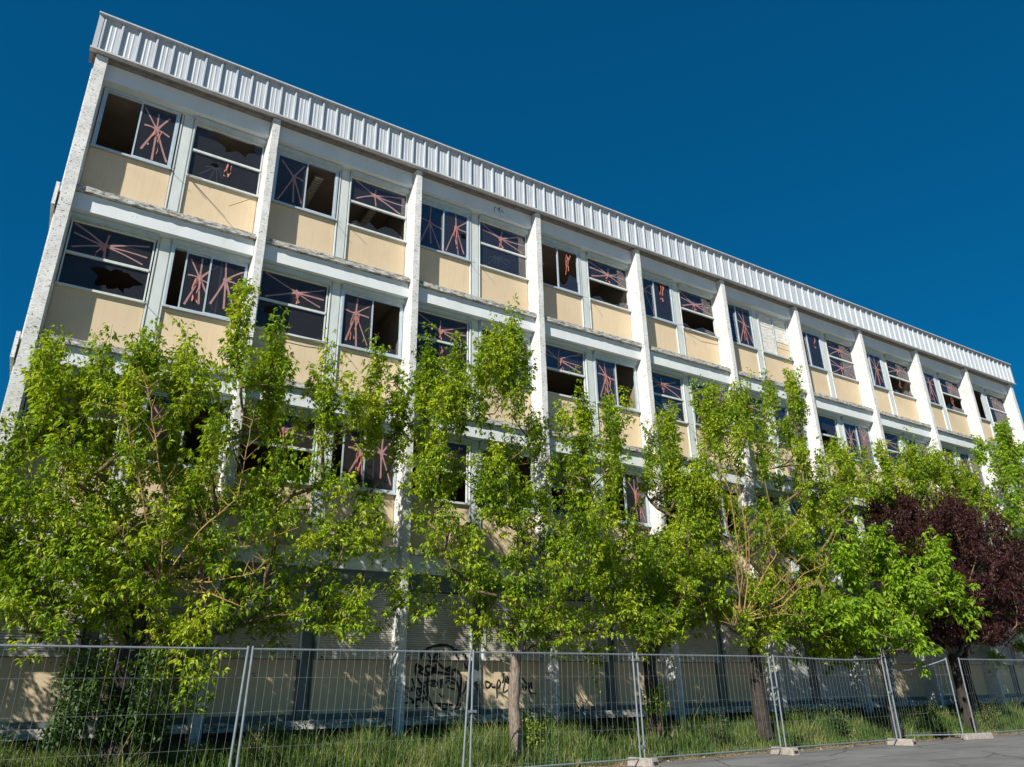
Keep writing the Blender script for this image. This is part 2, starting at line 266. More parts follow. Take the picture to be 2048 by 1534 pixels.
GRAFFITI = [[(8.274, 2.056), (8.283, 2.144), (8.373, 2.235), (8.534, 2.307), (8.723, 2.336), (8.914, 2.333), (9.059, 2.274)], [(9.024, 2.223), (9.108, 2.244), (9.206, 2.225)], [(8.445, 2.166), (8.482, 2.087), (8.6, 1.977)], [(8.682, 1.997), (8.587, 2.068), (8.609, 2.138), (8.679, 2.159), (8.703, 2.119), (8.657, 2.069), (8.765, 1.998)], [(9.109, 2.153), (9.171, 2.073), (9.247, 2.0)], [(9.304, 2.176), (9.366, 2.075), (9.419, 1.96), (9.469, 1.859)], [(8.347, 1.857), (8.252, 1.955), (8.22, 1.877), (8.247, 1.76), (8.309, 1.623), (8.451, 1.487)], [(8.252, 1.955), (8.393, 1.867), (8.303, 1.799), (8.513, 1.72)], [(8.439, 1.877), (8.531, 1.917), (8.627, 1.858), (8.582, 1.779), (8.488, 1.798), (8.463, 1.857)], [(8.536, 1.739), (8.652, 1.798), (8.661, 1.897), (8.629, 1.779)], [(8.695, 1.957), (8.722, 1.798)], [(8.765, 1.978), (8.862, 1.898), (9.007, 1.818), (9.152, 1.758)], [(8.959, 1.858), (9.078, 1.899), (9.055, 1.818), (9.176, 1.838), (9.249, 1.798)], [(8.652, 1.798), (8.865, 1.778), (9.056, 1.738), (9.105, 1.698)], [(8.536, 1.759), (8.506, 1.583), (8.523, 1.389), (8.573, 1.235), (8.669, 1.08), (8.787, 0.982), (8.951, 0.93), (9.092, 0.955), (9.209, 1.068), (9.267, 1.223), (9.289, 1.419), (9.227, 1.578), (9.13, 1.658), (8.962, 1.679)], [(9.175, 1.859), (9.298, 1.758), (9.336, 1.617), (9.314, 1.359), (9.351, 1.26), (9.304, 1.105), (9.186, 0.952)], [(9.458, 1.617), (9.435, 1.457), (9.327, 1.3)], [(8.414, 1.574), (8.54, 1.612), (8.679, 1.621), (8.751, 1.582), (8.728, 1.523), (8.635, 1.514), (8.553, 1.563)], [(8.61, 1.602), (8.658, 1.553), (8.703, 1.601)], [(8.94, 1.561), (9.01, 1.619), (9.131, 1.579), (9.179, 1.539)], [(8.988, 1.501), (9.084, 1.461), (9.168, 1.45)], [(9.035, 1.57), (9.131, 1.569)], [(9.058, 1.619), (9.072, 1.52)], [(8.831, 1.66), (8.835, 1.463)], [(8.867, 1.66), (8.882, 1.482)], [(8.662, 1.358), (8.674, 1.339)], [(8.79, 1.366), (8.826, 1.327), (8.874, 1.288), (8.909, 1.326)], [(8.678, 1.175), (8.877, 1.162), (9.137, 1.128)], [(8.771, 1.164), (8.855, 1.076), (8.95, 1.016), (9.019, 1.072), (9.042, 1.139)], [(8.83, 1.143), (8.925, 1.074), (8.995, 1.13)], [(8.866, 1.123), (8.949, 1.035), (8.983, 1.111)], [(8.018, 1.529), (7.951, 1.52), (8.02, 1.481), (7.932, 1.444)], [(8.064, 1.5), (8.102, 1.395)], [(8.177, 1.489), (8.144, 1.471), (8.156, 1.432), (8.19, 1.441)], [(8.148, 1.673), (8.198, 1.547)], [(8.198, 1.528), (8.247, 1.431), (8.319, 1.315), (8.406, 1.449), (8.246, 1.47)], [(8.29, 1.488), (8.363, 1.372), (8.381, 1.507), (8.455, 1.352)], [(8.013, 1.367), (8.025, 1.348)], [(8.048, 1.32), (8.186, 1.241), (8.165, 1.185), (8.32, 1.277), (8.254, 1.221)], [(7.998, 1.188), (8.097, 1.205)], [(8.252, 1.297), (8.27, 1.089), (8.302, 1.145)], [(8.32, 1.277), (8.414, 1.199), (8.422, 1.295), (8.343, 1.277)], [(8.456, 1.294), (8.55, 1.235), (8.548, 1.312), (8.479, 1.303)], [(9.868, 1.533), (9.631, 1.535), (9.718, 1.595)], [(9.631, 1.535), (9.742, 1.434), (9.78, 1.323)], [(9.943, 1.604), (9.968, 1.472), (10.056, 1.491), (10.057, 1.572), (9.943, 1.604)], [(10.108, 1.572), (10.12, 1.48), (10.209, 1.49)], [(10.244, 1.246), (10.248, 1.53), (10.301, 1.632), (10.338, 1.55), (10.273, 1.448)], [(10.433, 1.777), (10.417, 1.611), (10.377, 1.57)], [(10.483, 1.652), (10.413, 1.375), (10.583, 1.445)], [(10.469, 1.611), (10.585, 1.548), (10.51, 1.714)], [(10.887, 1.483), (10.898, 1.4)], [(10.928, 1.525), (10.951, 1.41)], [(10.993, 1.462), (11.034, 1.482), (11.004, 1.399)], [(11.091, 1.586), (11.099, 1.44), (11.162, 1.314)], [(11.099, 1.44), (11.171, 1.565), (11.18, 1.439)], [(10.932, 1.671), (11.062, 1.524)], [(11.19, 1.345), (11.298, 1.322)]]
MARKS = [[(4.745, 1.771), (4.787, 1.771)], [(4.805, 1.778), (4.86, 1.771), (4.828, 1.747), (4.87, 1.724), (4.824, 1.701)], [(6.644, 1.763), (6.7, 1.758), (6.697, 1.726), (6.655, 1.689), (6.716, 1.684)], [(6.783, 1.758), (6.782, 1.689)], [(7.343, 1.894), (7.323, 1.838)], [(4.735, 1.444), (4.767, 1.439)]]
TOPMARKS = [[(10.163, 14.169), (10.177, 14.352), (10.251, 14.32)], [(10.268, 14.267), (10.35, 14.398), (10.325, 14.258), (10.423, 14.264)], [(10.396, 14.343), (10.481, 14.243)]]
# ------------------------------------------------------------------ ground
def sstep(a, b, x):
    t_ = np.clip((np.asarray(x, float) - a) / (b - a), 0, 1); return t_ * t_ * (3 - 2 * t_)
def edge_y(x):
    x = np.asarray(x, float)
    return -2.72 + .42 * sstep(9, 15, x) + .07 * np.sin(x * 1.7) + .05 * np.sin(x * 4.3 + 1)
def gz(x, y):
    e = edge_y(x); return .38 * sstep(0, 1.7, np.asarray(y, float) - e) + .015 * np.sin(np.asarray(x) * 2.1 + np.asarray(y) * 3)* sstep(0, .6, np.asarray(y, float) - e)
xs = np.concatenate([[-900, -300, -100, -40, -15], np.arange(-8, 46, .4), [60, 100, 300, 900]])
ds = np.concatenate([[-900, -300, -80, -25, -8, -3, -1, -.3], np.linspace(0, 1.8, 12), [2.4, 3.2, 5, 15, 60, 300, 900]])
V = []; F = []
for d in ds:
    for x in xs:
        e = float(edge_y(min(max(x, -8), 46))); y = e + d; V.append((x, y, float(gz(min(max(x, -8), 46), y)) - .004))
nx = len(xs)
for j in range(len(ds) - 1):
    for i in range(nx - 1):
        a = j * nx + i; F.append((a, a + 1, a + 1 + nx, a + nx))
g = fast_mesh("ground", V, F, M['soil'], 4); add("ground", g, kind="structure")
V = []; F = []; xr = np.arange(-60, 120, .3)
for x in xr:
    e = float(edge_y(x)) - .12 + .05 * math.sin(x * 7.3) + .04 * math.sin(x * 12.1)
    V += [(x, -40, .004), (x, -6, .004), (x, e, .004)]
for i in range(len(xr) - 1):
    for k in range(2): F.append((3 * i + k, 3 * i + 3 + k, 3 * i + 4 + k, 3 * i + 1 + k))
r = fast_mesh("road", V, F, M['asphalt'], 4); add("road", r, kind="structure")
V = [(x, y, .008) for x in (-200, 200) for y in (-200, -10.5)]; add("bounce_ground", fast_mesh("bounce_ground", V, [(0, 2, 3, 1)], M['bounce'], 4), kind="structure")  # unseen pale ground, added to bounce warm fill light onto the facade
V = []; F = []
for x in xr:
    e = float(edge_y(x)); a = e - .22 + .07 * math.sin(x * 5.1 + 1) + .05 * math.sin(x * 11); c = e + .42 + .12 * math.sin(x * 3.1)
    for y in (a, (a + c) / 2, c): V.append((x, y, float(gz(x, y)) + .008))
for i in range(len(xr) - 1):
    for k in range(2): F.append((3 * i + k, 3 * i + 3 + k, 3 * i + 4 + k, 3 * i + 1 + k))
r = fast_mesh("verge", V, F, M['dirt'], 4); add("verge", r, kind="structure")
# ------------------------------------------------------------------ the building
B = 3.85; S = 3.412; Z0 = .927; NB = 10
bld = empty("abandoned_building", (0, 0, 0), "long derelict four storey school block with white concrete pillars, beige panels and broken taped windows", "building")
def bx(name, mat, x0, x1, y0, y1, z0, z1, parent=bld): return add(name, MB().box(x0, x1, y0, y1, z0, z1).mesh(name, mat), parent)
# pillars: tapered in plan, full height, slightly uneven edges
def pillar_mesh(hwf, hwb, seed):
    b_ = MB(); q = random.Random(seed); zs = [.15 + i * .48 for i in range(30)] + [14.50]
    for z in zs:
        j = [q.uniform(-.004, .004) for _ in range(4)]
        b_.v += [(-hwf + j[0], -.10 + j[1], z), (hwf + j[2], -.10 + j[3], z), (hwb, .455, z), (-hwb, .455, z)]
    for k in range(len(zs) - 1):
        for a in range(4): b_.f.append((4 * k + a, 4 * k + (a + 1) % 4, 4 * k + 4 + (a + 1) % 4, 4 * k + 4 + a)); b_.mi.append(0)
    b_.f.append((3, 2, 1, 0)); b_.mi.append(0); e = 4 * (len(zs) - 1); b_.f.append((e, e + 1, e + 2, e + 3)); b_.mi.append(0)
    return b_.mesh("pillar", M['pillar'])
for i in range(NB + 1):
    add("pillar", pillar_mesh(.115 if i in (0, NB) else .085, .15 if i == 0 else .125, i), bld, (i * B, 0, 0))
# ledges with ragged edges
def ledge_mesh(y0, y1, z0, z1, seed, x0=.12, x1=B - .12):
    b_ = MB(); q = random.Random(seed); n_ = 34
    for i in range(n_ + 1):
        x = x0 + (x1 - x0) * i / n_; e = q.uniform(-.002, .004) + (.012 if q.random() < .1 else 0); t_ = q.uniform(-.005, .002); u_ = q.uniform(-.004, .008)
        b_.v += [(x, y0 + e, z0 + u_), (x, y0 + e * .6, z1 + t_), (x, y1, z1), (x, y1, z0)]
    for i in range(n_):
        for k in range(4): b_.f.append((4 * i + k, 4 * i + 4 + k, 4 * i + 4 + (k + 1) % 4, 4 * i + (k + 1) % 4)); b_.mi.append(0)
    b_.f.append((0, 1, 2, 3)); b_.f.append(tuple(4 * n_ + k for k in (3, 2, 1, 0))); b_.mi += [0, 0]
    return b_.mesh("ledge", M['ledge'])
ledges = [ledge_mesh(0, .365, -.13, 0, k) for k in range(5)]; base_l = [ledge_mesh(-.03, .365, -.155, 0, 20 + k) for k in range(3)]
beam_m = MB().box(.108, B - .108, .10, .345, -.525, -.132).mesh("beam", M['beam'])
beam_top = MB().box(.108, B - .108, .10, .345, 2.90, 3.335).mesh("beam", M['beam'])
lint_m = MB().box(.10, B - .10, .345, .46, 2.885, 3.27).mesh("lintel", M['beam'])
panel_m = {}
for sd_, (a, c) in {'L': (.15, 1.795), 'R': (2.125, B - .13)}.items():
    b_ = MB().box(a, c, .372, .45, .0, 1.245); b_.box(a + .015, c - .015, .366, .372, .02, 1.225); panel_m[sd_] = b_.mesh("panel", M['panel'])
def mull_mesh(z0, z1, mat):
    b_ = MB(); b_.box(1.80, 2.12, .365, .455, z0, z1); b_.box(1.86, 2.06, .335, .365, z0, z1); b_.box(1.805, 1.83, .32, .365, z0, z1); b_.box(2.09, 2.115, .32, .365, z0, z1)
    return b_.mesh("mullion", mat)
mull_m = mull_mesh(0, 2.885, M['mullion'])
mull_g = mull_mesh(.0, 2.885, M['teal'])
for f in range(1, 4):
    zf = Z0 + f * S
    for i in range(NB):
        add("ledge", ledges[(i * 3 + f) % 5], bld, (i * B, 0, zf)); add("beam", beam_m, bld, (i * B, 0, zf))
        for sd_ in 'LR': add("panel", panel_m[sd_], bld, (i * B, 0, zf))
        add("mullion", mull_m, bld, (i * B, 0, zf)); add("lintel", lint_m, bld, (i * B, 0, zf - S))
        if f == 3: add("beam", beam_top, bld, (i * B, 0, zf)); add("lintel", lint_m, bld, (i * B, 0, zf))
# interior shell
for f in range(4):
    zf = Z0 + f * S
    bx("floor_slab", M['floor'], -.1, NB * B + .1, .47, 12, zf - .2, zf - .02)
    if f: bx("ceiling", M['ceiling'], -.1, NB * B + .1, .47, 12, zf - .36, zf - .21)
    bx("back_wall", M['interior'], -.08, NB * B + .08, 6.5, 6.7, zf - .019, zf + S - .37)
    for k in range(1, 10):
        bx("ceiling_beam", M['interior'], k * B - .12, k * B + .12, .48, 6.48, zf + S - .68, zf + S - .372)
    for k in range(0, 11, 2):
        x = min(max(k * B, .02), NB * B - .02); bx("partition", M['interior'], x - .07, x + .07, .49, 6.47, zf - .018, zf + S - .69)
bx("ceiling", M['ceiling'], -.1, NB * B + .1, .47, 12, Z0 + 3 * S + 2.95, Z0 + 3 * S + 3.2)
bx("rear_wall", M['beam'], -.1, NB * B + .1, 12.01, 12.2, -.3, 15.4)
bx("gable_wall", M['pillar'], -.17, -.101, .40, 12.2, -.3, 14.5); bx("gable_wall", M['pillar'], NB * B + .101, NB * B + .17, .40, 12.2, -.3, 14.5)
for f in range(1, 4):
    zf = Z0 + f * S; bx('slab_end', M['pillar'], -.235, -.171, .1, 12.1, zf - .55, zf - .02)
bx("roof", M['roof'], -.15, NB * B + .15, .3, 12.2, 15.0, 15.2)
bx("plinth", M['dark'], -.1, NB * B + .1, .12, .46, -.3, Z0 - .16)
for i in range(NB): add("ledge", base_l[i % 3], bld, (i * B, 0, Z0))
# roof cladding
CW = (NB * B + .26) / 108
prof = [(0, 0), (.012, -.052), (.045, -.055), (.062, 0), (.155, 0), (.170, -.007), (.185, -.007), (.20, 0), (.245, 0), (.26, -.007), (.275, -.007), (.29, 0), (CW - .004, 0)]
b_ = MB()
for (xa, ya), (xb, yb) in zip(prof[:-1], prof[1:]):
    b_.quad((xa, -.15 + ya, 0), (xb, -.15 + yb, 0), (xb, -.15 + yb, 0.955), (xa, -.15 + ya, 0.955))
b_.box(0, CW - .004, -.148, -.14, 0, 0.955)
clad_m = b_.mesh("cladding_sheet", M['clad'])
for k in range(108): add("cladding_sheet", clad_m, bld, (-.13 + k * CW, 0, 14.565))
bx("corner_trim", M['clad'], -.235, -.134, -.205, .3, 14.565, 15.52); bx("corner_trim", M['clad'], NB * B + .134, NB * B + .235, -.205, .3, 14.565, 15.52)
bx("roof_cap", M['clad'], -.25, NB * B + .25, -.26, .32, 15.522, 15.56)
b_ = MB().box(-.26, NB * B + .26, -.225, -.10, 14.520, 14.562); b_.box(-.25, NB * B + .25, -.10, .30, 14.545, 14.56, 1); add("drip_trim", b_.mesh("drip_trim", [M['trim'], M['soffit']]), bld)
bx("soffit", M['soffit'], -.16, NB * B + .16, .0, .46, 14.505, 14.543)
# ---- windows
WB_, WT_ = 1.25, 2.765; WW = 1.60
def s_frame(box):
    b_ = MB(); zt = WT_ if box else 2.88; t_ = .05
    b_.box(0, WW, .315, .415, WB_, WB_ + t_); b_.box(0, WW, .315, .415, zt - t_, zt); b_.box(0, t_, .315, .415, WB_ + t_, zt - t_); b_.box(WW - t_, WW, .315, .415, WB_ + t_, zt - t_)
    b_.box(-.015, WW + .015, .285, .315, WB_ - .02, WB_ + .02); return b_.mesh("window", M['alu'])
def m_frame():
    b_ = MB(); zt = WT_; t_ = .028
    b_.box(0, WW, .36, .42, WB_, WB_ + t_); b_.box(0, WW, .36, .42, zt - t_, zt); b_.box(0, t_, .36, .42, WB_ + t_, zt - t_); b_.box(WW - t_, WW, .36, .42, WB_ + t_, zt - t_)
    zm = (WB_ + zt) / 2; b_.box(t_, WW - t_, .345, .405, zm - .028, zm + .028); b_.box(-.02, WW + .02, .30, .36, WB_ - .035, WB_ + .012)
    return b_.mesh("window", M['frame'])
SF = {0: s_frame(False), 1: s_frame(True)}; MF = m_frame()
def rbox():
    b_ = MB(); b_.box(-.03, WW + .03, .235, .345, 2.785, 2.875); b_.box(-.03, WW + .03, .255, .42, 2.766, 2.785); return b_.mesh("roller_box", M['box'])
RB = rbox()
def sash_mesh(w_, zt):
    b_ = MB(); t_ = .032; b_.box(0, w_, 0, .028, 0, t_); b_.box(0, w_, 0, .028, zt - t_, zt); b_.box(0, t_, 0, .028, t_, zt - t_); b_.box(w_ - t_, w_, 0, .028, t_, zt - t_); return b_.mesh("sash", M['alu'])
SASH = {bx_: sash_mesh(.77, (WT_ if bx_ else 2.88) - .1 - WB_) for bx_ in (0, 1)}
def jag(x0, x1, z0, z1, q, n_=11):
    """irregular line from x0 to x1 between heights z0 and z1"""
    return [(x0 + (x1 - x0) * k / (n_ - 1) + (q.uniform(-.03, .03) if 0 < k < n_ - 1 else 0), q.uniform(z0, z1)) for k in range(n_)]
def pane_mesh(kind, x0, x1, z0, z1, y, q):
    b_ = MB(); w_ = x1 - x0; h = z1 - z0
    if kind == 'ok': b_.box(x0, x1, y, y + .004, z0, z1)
    elif kind == 'low':
        t_ = jag(x0, x1, z0 + .02, z0 + h * .42, q, 9); 
        for (xa, za), (xb, zb) in zip(t_[:-1], t_[1:]): b_.prism([(xa, z0), (xb, z0), (xb, zb), (xa, za)], y, y + .004)
    elif kind == 'top':
        t_ = jag(x0, x1, z0 + h * .45, z0 + h * .95, q, 9)
        for (xa, za), (xb, zb) in zip(t_[:-1], t_[1:]): b_.prism([(xa, z0), (xb, z0), (xb, zb), (xa, za)], y, y + .004)
    elif kind[0] == 'hole':
        _, fx, fz, r0 = kind; cx, cz = x0 + fx * w_, z0 + fz * h; n_ = 26; P = []; O = []
        for k in range(n_):
            a = 2 * math.pi * k / n_; ca, sa = math.cos(a), math.sin(a)
            s_ = min(((x1 - cx) / ca if ca > 1e-6 else (x0 - cx) / ca if ca < -1e-6 else 9e9), ((z1 - cz) / sa if sa > 1e-6 else (z0 - cz) / sa if sa < -1e-6 else 9e9))
            O.append((cx + ca * s_, cz + sa * s_)); rr = min(r0 * (q.uniform(.72, 1.12) + (.45 if q.random() < .14 else 0)) * (1.5 if abs(ca) > .7 else 1), s_ * .96); P.append((cx + ca * rr, cz + sa * rr))
        for k in range(n_):
            l = (k + 1) % n_; b_.prism([P[k], O[k], O[l], P[l]], y, y + .004)
        for cx_, cz_ in ((x0, z0), (x1, z0), (x1, z1), (x0, z1)):
            k = min(range(n_), key=lambda i_: (O[i_][0] - cx_) ** 2 + (O[i_][1] - cz_) ** 2)
            for l in (k, (k + 1) % n_, (k - 1) % n_): pass
            lo = [O[l] for l in range(n_)]
            adj = sorted(lo, key=lambda p: (p[0] - cx_) ** 2 + (p[1] - cz_) ** 2)[:2]
            if abs(adj[0][0] - adj[1][0]) > 1e-4 and abs(adj[0][1] - adj[1][1]) > 1e-4: b_.prism([adj[0], (cx_, cz_), adj[1]], y, y + .004)
    return b_.mesh("pane", M['glass'])
def star_mesh(x0, x1, z0, z1, code, q, y, mat, flat=False):
    b_ = MB(); w_ = x1 - x0; h = z1 - z0; cx = x0 + w_ * q.uniform(.42, .58); cz = z0 + h * (q.uniform(.55, .68) if not flat else q.uniform(.42, .55))
    ym = y - .0015
    if code in (1, 2):
        if flat: ends = [(x0 + .06, z1 - .06), (x0 + .05, z0 + h * .62), (x0 + .10, z0 + h * .12), (cx + .02, z1 - .10), (x1 - .08, z1 - .10), (x1 - .05, z0 + h * .45), (x1 - .12, z0 + .08), (cx + .03, z0 + .05)]
        else: ends = [(x0 + .05, z1 - .10), (cx, z1 - .05), (x1 - .05, z1 - .14), (x1 - .03, cz - .05), (x1 - .06, z0 + .10), (cx + .05, z0 + .04), (x0 + .06, z0 + .08), (x0 + .03, cz + .04)]
        drop = q.choice([0, 1, 1, 2]);
        for _ in range(drop): ends.pop(q.randrange(len(ends)))
        for ex, ez in ends:
            ex += q.uniform(-.04, .04); ez += q.uniform(-.05, .05); sh_ = q.choice([1, 1, 1, 1, .85]); ex = cx + (ex - cx) * sh_; ez = cz + (ez - cz) * sh_
            ex = min(max(ex, x0 + .02), x1 - .02); ez = min(max(ez, z0 + .02), z1 - .02); k = []
            bow = q.uniform(-.03, .03)
            for t_ in (0, .25, .5, .75, 1):
                k.append((cx + (ex - cx) * t_, cz + (ez - cz) * t_ + bow * math.sin(t_ * 3.14)))
            wv = q.uniform(.75, 1.2); b_.ribbon(k, .040, ym, 1, [1.4 * wv, 1.0 * wv, .85 * wv, .95 * wv, 1.05 * wv]); ym -= .0003
        b_.prism([(cx + .055 * math.cos(a * .785) * q.uniform(.7, 1.2), cz + .075 * math.sin(a * .785) * q.uniform(.7, 1.2)) for a in range(8)], y - .006, y - .0045, 1)
    if code in (2, 3):
        yo = y - .012
        n_ = q.choice([2, 3, 4])
        for a in range(n_):
            xs_ = cx + q.uniform(-.09, .09); zs_ = cz + q.uniform(-.05, .04) if code == 2 else z1 - .05 - q.uniform(0, .15); L_ = min(h * q.uniform(.25, .6), zs_ - z0 - .03); d = q.uniform(-.10, .10); ww = q.uniform(.018, .038)
            pts = [(xs_ + d * t_ + .02 * math.sin(t_ * 7 + a * 2), zs_ - L_ * t_) for t_ in [j / 7 for j in range(8)]]
            b_.ribbon(pts, ww, [yo - .02 * math.sin(j * .9 + a) - .001 * a for j in range(8)], 0, [q.uniform(.5, 1.2) for _ in range(8)])
    return b_.mesh("tape", [mat, M['tape_dim'] if mat is M['tape'] else mat])
def S_(lp, ls, rp, rs, box=1, extra=None): return ('S', lp, ls, rp, rs, box, extra)
def M_(tp, ts, bp, bs, extra=None): return ('M', tp, ts, bp, bs, 1, extra)
H = lambda a, b__, c: ('hole', a, b__, c)
SPEC = {
 (3, 0): (S_(0, 0, 'ok', 2, 0), M_(H(.62, .8, .3), 0, H(.35, .72, .06), 3, 'crack')),
 (3, 1): (S_('ok', 1, 0, 0), M_('ok', 1, 'low', 0)),
 (3, 2): (S_('ok', 1, H(.9, .5, .08), 2), M_('ok', 2, 'ok', 0, 'crack')),
 (3, 3): (S_(0, 0, 'low', 3), M_('ok', 2, 'low', 0)),
 (3, 4): (S_('ok', 1, 'top', 3), M_('ok', 2, 'low', 0)),
 (3, 5): (S_('ok', 0, 'ok', 2, 0), ('BOARD',)),
 (3, 6): (S_('ok', 0, 'ok', 3), M_('ok', 2, 'ok', 2, 'curtain')),
 (3, 7): (S_('ok', 0, 'ok', 2), M_('ok', 2, 'low', 3)),
 (3, 8): (S_('ok', 0, 'ok', 2), M_('ok', 1, 'low', 3)),
 (3, 9): (S_('ok', 0, 0, 0), M_('ok', 1, 'ok', 0, 'curtain')),  # pale sheet behind the lower right pane stands in for its reflection
 (2, 0): (M_('ok', 2, H(.62, .55, .24), 0), S_(0, 0, 'ok', 2, 1, 'three')),
 (2, 1): (M_('ok', 2, H(.18, .72, .10), 0), S_('ok', 2, 'low', 0)),
 (2, 2): (M_('ok', 2, 'ok', 3), S_(0, 0, 'ok', 1, 1, 'grey')),
 (2, 3): (M_('ok', 2, 0, 0), S_('ok', 2, 0, 0)),
 (2, 4): (M_('ok', 2, 'ok', 1, 'grey'), S_('ok', 2, 'ok', 2)),
 (2, 5): (M_('ok', 1, 'ok', 0), S_('ok', 0, 'ok', 1)),
 (2, 6): (M_(H(.5, .1, .12), 0, 0, 0), S_('ok', 1, 'ok', 2)),
 (2, 7): (M_('ok', 1, 'ok', 3), S_('ok', 2, 'ok', 2)),
 (2, 8): (M_('ok', 2, 'ok', 0), S_('ok', 1, 'ok', 1)),
 (2, 9): (M_('ok', 1, 'ok', 2), S_('ok', 0, 'ok', 1)),
 (1, 0): (M_('ok', 1, 0, 0), S_('ok', 1, 0, 0)),
 (1, 1): (M_(H(.5, .3, .2), 2, 0, 0), S_('ok', 0, 0, 0, 1, 'three')),
 (1, 2): (M_('ok', 1, 0, 0), S_('ok', 1, 0, 0)),
 (1, 3): (M_('ok', 2, 'low', 0), S_(0, 0, 'ok', 2)),
 (1, 4): (M_('ok', 1, 0, 0), S_('ok', 1, 0, 0)),
 (1, 5): (M_('ok', 1, 'ok', 0), S_('ok', 0, 'ok', 0, 1, 'curtain')),
 (1, 6): (M_('ok', 1, H(.5, .6, .3), 2), S_('ok', 1, 'ok', 1)),
 (1, 7): (M_('ok', 1, 0, 0), S_('ok', 1, 'ok', 0)),
 (1, 8): (M_('ok', 1, 'ok', 0), S_('ok', 0, 'ok', 1)),
 (1, 9): (M_('ok', 0, 'ok', 1), S_('ok', 1, 'ok', 0)),
}
def build_window(spec, x, zf, seed):
    q = random.Random(seed)
    if spec[0] == 'BOARD':
        wd = add("window", SF[0], bld, (x, 0, zf), label="sliding window closed with peeling white boards"); zt = 2.88 - .05
        for a, c in ((.05, WW / 2 - .02), (WW / 2 + .02, WW - .05)):
            b_ = MB(); n_ = 13
            for k in range(n_):
                z_ = WB_ + .05 + (zt - WB_ - .05) * k / n_; z2 = WB_ + .05 + (zt - WB_ - .05) * (k + 1) / n_ - .004
                b_.box(a + q.uniform(0, .006), c - q.uniform(0, .006), .36 + q.uniform(-.008, .01), .385, z_, z2, 1 if (a > .5 and k < 5) else 0)
            add("board", b_.mesh("board", [M['paper'], M['panel']]), wd)
        add("sash", MB().box(WW / 2 - .02, WW / 2 + .02, .325, .352, WB_ + .05, zt).mesh("sash", M['alu']), wd); return
    kind, p1, s1, p2, s2, box, extra = spec
    tp = M['tape']
    if kind == 'S':
        wd = add("window", SF[box], bld, (x, 0, zf)); zt = (WT_ if box else 2.88) - .05; zb = WB_ + .05
        if extra == 'three': rects = [(.30, 'ok', 2), (.80, 'ok', 1)]
        else: rects = [(.05, p1, s1), (.78, p2, s2)]
        for k, (xa, pk, st) in enumerate(rects):
            yy = .325 if k else .362
            add("sash", SASH[box], wd, (xa, yy, zb)); X0, X1, Zb, Zt = xa + .032, xa + .738, zb + .032, zt - .032
            if pk: add("pane", pane_mesh(pk, X0, X1, Zb, Zt, yy + .012, q), wd)
            if st: add("tape", star_mesh(X0, X1, Zb, Zt, st, q, yy + .012, M['tape_grey'] if extra == 'grey' else tp), wd)
        if extra == 'curtain': add("curtain", curtain(.5, 1.5, zb, zt, q), wd)
    else:
        wd = add("window", MF, bld, (x, 0, zf)); zm = (WB_ + WT_) / 2
        for k, (z0, z1, pk, st) in enumerate([(zm + .028, WT_ - .028, p1, s1), (WB_ + .028, zm - .028, p2, s2)]):
            if pk: add("pane", pane_mesh(pk, .028, WW - .028, z0, z1, .385, q), wd)
            if st: add("tape", star_mesh(.028, WW - .028, z0, z1, st, q, .385, M['tape_grey'] if (extra == 'grey' and k) else tp, True), wd)
        if extra == 'crack':
            b_ = MB(); cx, cz = .028 + .55, WB_ + .52
            for k in range(7):
                a = -2.7 + k * .42 + q.uniform(-.1, .1); L_ = q.uniform(.2, .5)
                b_.ribbon([(cx + .05 * math.cos(a), cz + .05 * math.sin(a)), (min(max(cx + L_ * .5 * math.cos(a + .06), .03), 1.5), cz + L_ * .5 * math.sin(a + .06)), (min(max(cx + L_ * math.cos(a), .03), 1.5), max(cz + L_ * math.sin(a), WB_ + .03))], (.0035), .3835 - k * .0002)
            add("crack", b_.mesh("crack", M['crack']), wd)
        if extra == 'curtain': add("curtain", curtain(.9, 1.5, WB_, zm, q, M['beam']), wd)
    if box: add("roller_box", RB, wd)
def curtain(x0, x1, z0, z1, q, mat=None):
    b_ = MB(); n_ = 18; p = [(x0 + (x1 - x0) * k / n_, .52 + .03 * math.sin(k * 1.9)) for k in range(n_ + 1)]
    for k in range(n_): b_.quad((p[k][0], p[k][1], z0), (p[k + 1][0], p[k + 1][1], z0), (p[k + 1][0], p[k + 1][1] , z1), (p[k][0], p[k][1], z1))
    return b_.mesh("curtain", mat or M['curtain'])
for (f, i), (l, r_) in SPEC.items():
    zf = Z0 + f * S
    build_window(l, i * B + .17, zf, f * 100 + i * 2); build_window(r_, i * B + 2.115, zf, f * 100 + i * 2 + 1)
# rusty awning arms left on the sills
def arm(pts): add("awning_arm", MB().tube(pts, .007, 5).mesh("awning_arm", M['rod']), bld)
z3 = Z0 + 3 * S; z2 = Z0 + 2 * S
arm([(3.70, .30, z3 + 1.22), (3.05, -.10, z3 + .45)])
arm([(2.14, .30, z3 + 1.25), (2.42, -.02, z3 + 1.0)]); arm([(2.16, .30, z3 + 1.22), (2.62, -.10, z3 + .78)])
for i in range(0, 9):
    for off in ((2.13, 1), (1.76, 1)):
        for zf in (z3, z2):
            if rnd.random() < .7: arm([(i * B + off[0], .30, zf + 1.24), (i * B + off[0] + rnd.uniform(.05, .14), .12, zf + 1.20 - rnd.uniform(.0, .12))])
b_ = MB().tube([(B + .15 , .28, z2 + 1.30), (B + .6, .27, z2 + 1.20), (B + 1.2, .27, z2 + 1.19), (B + 1.75, .28, z2 + 1.23)], .008, 5); add("loose_cable", b_.mesh("loose_cable", M['rod']), bld)
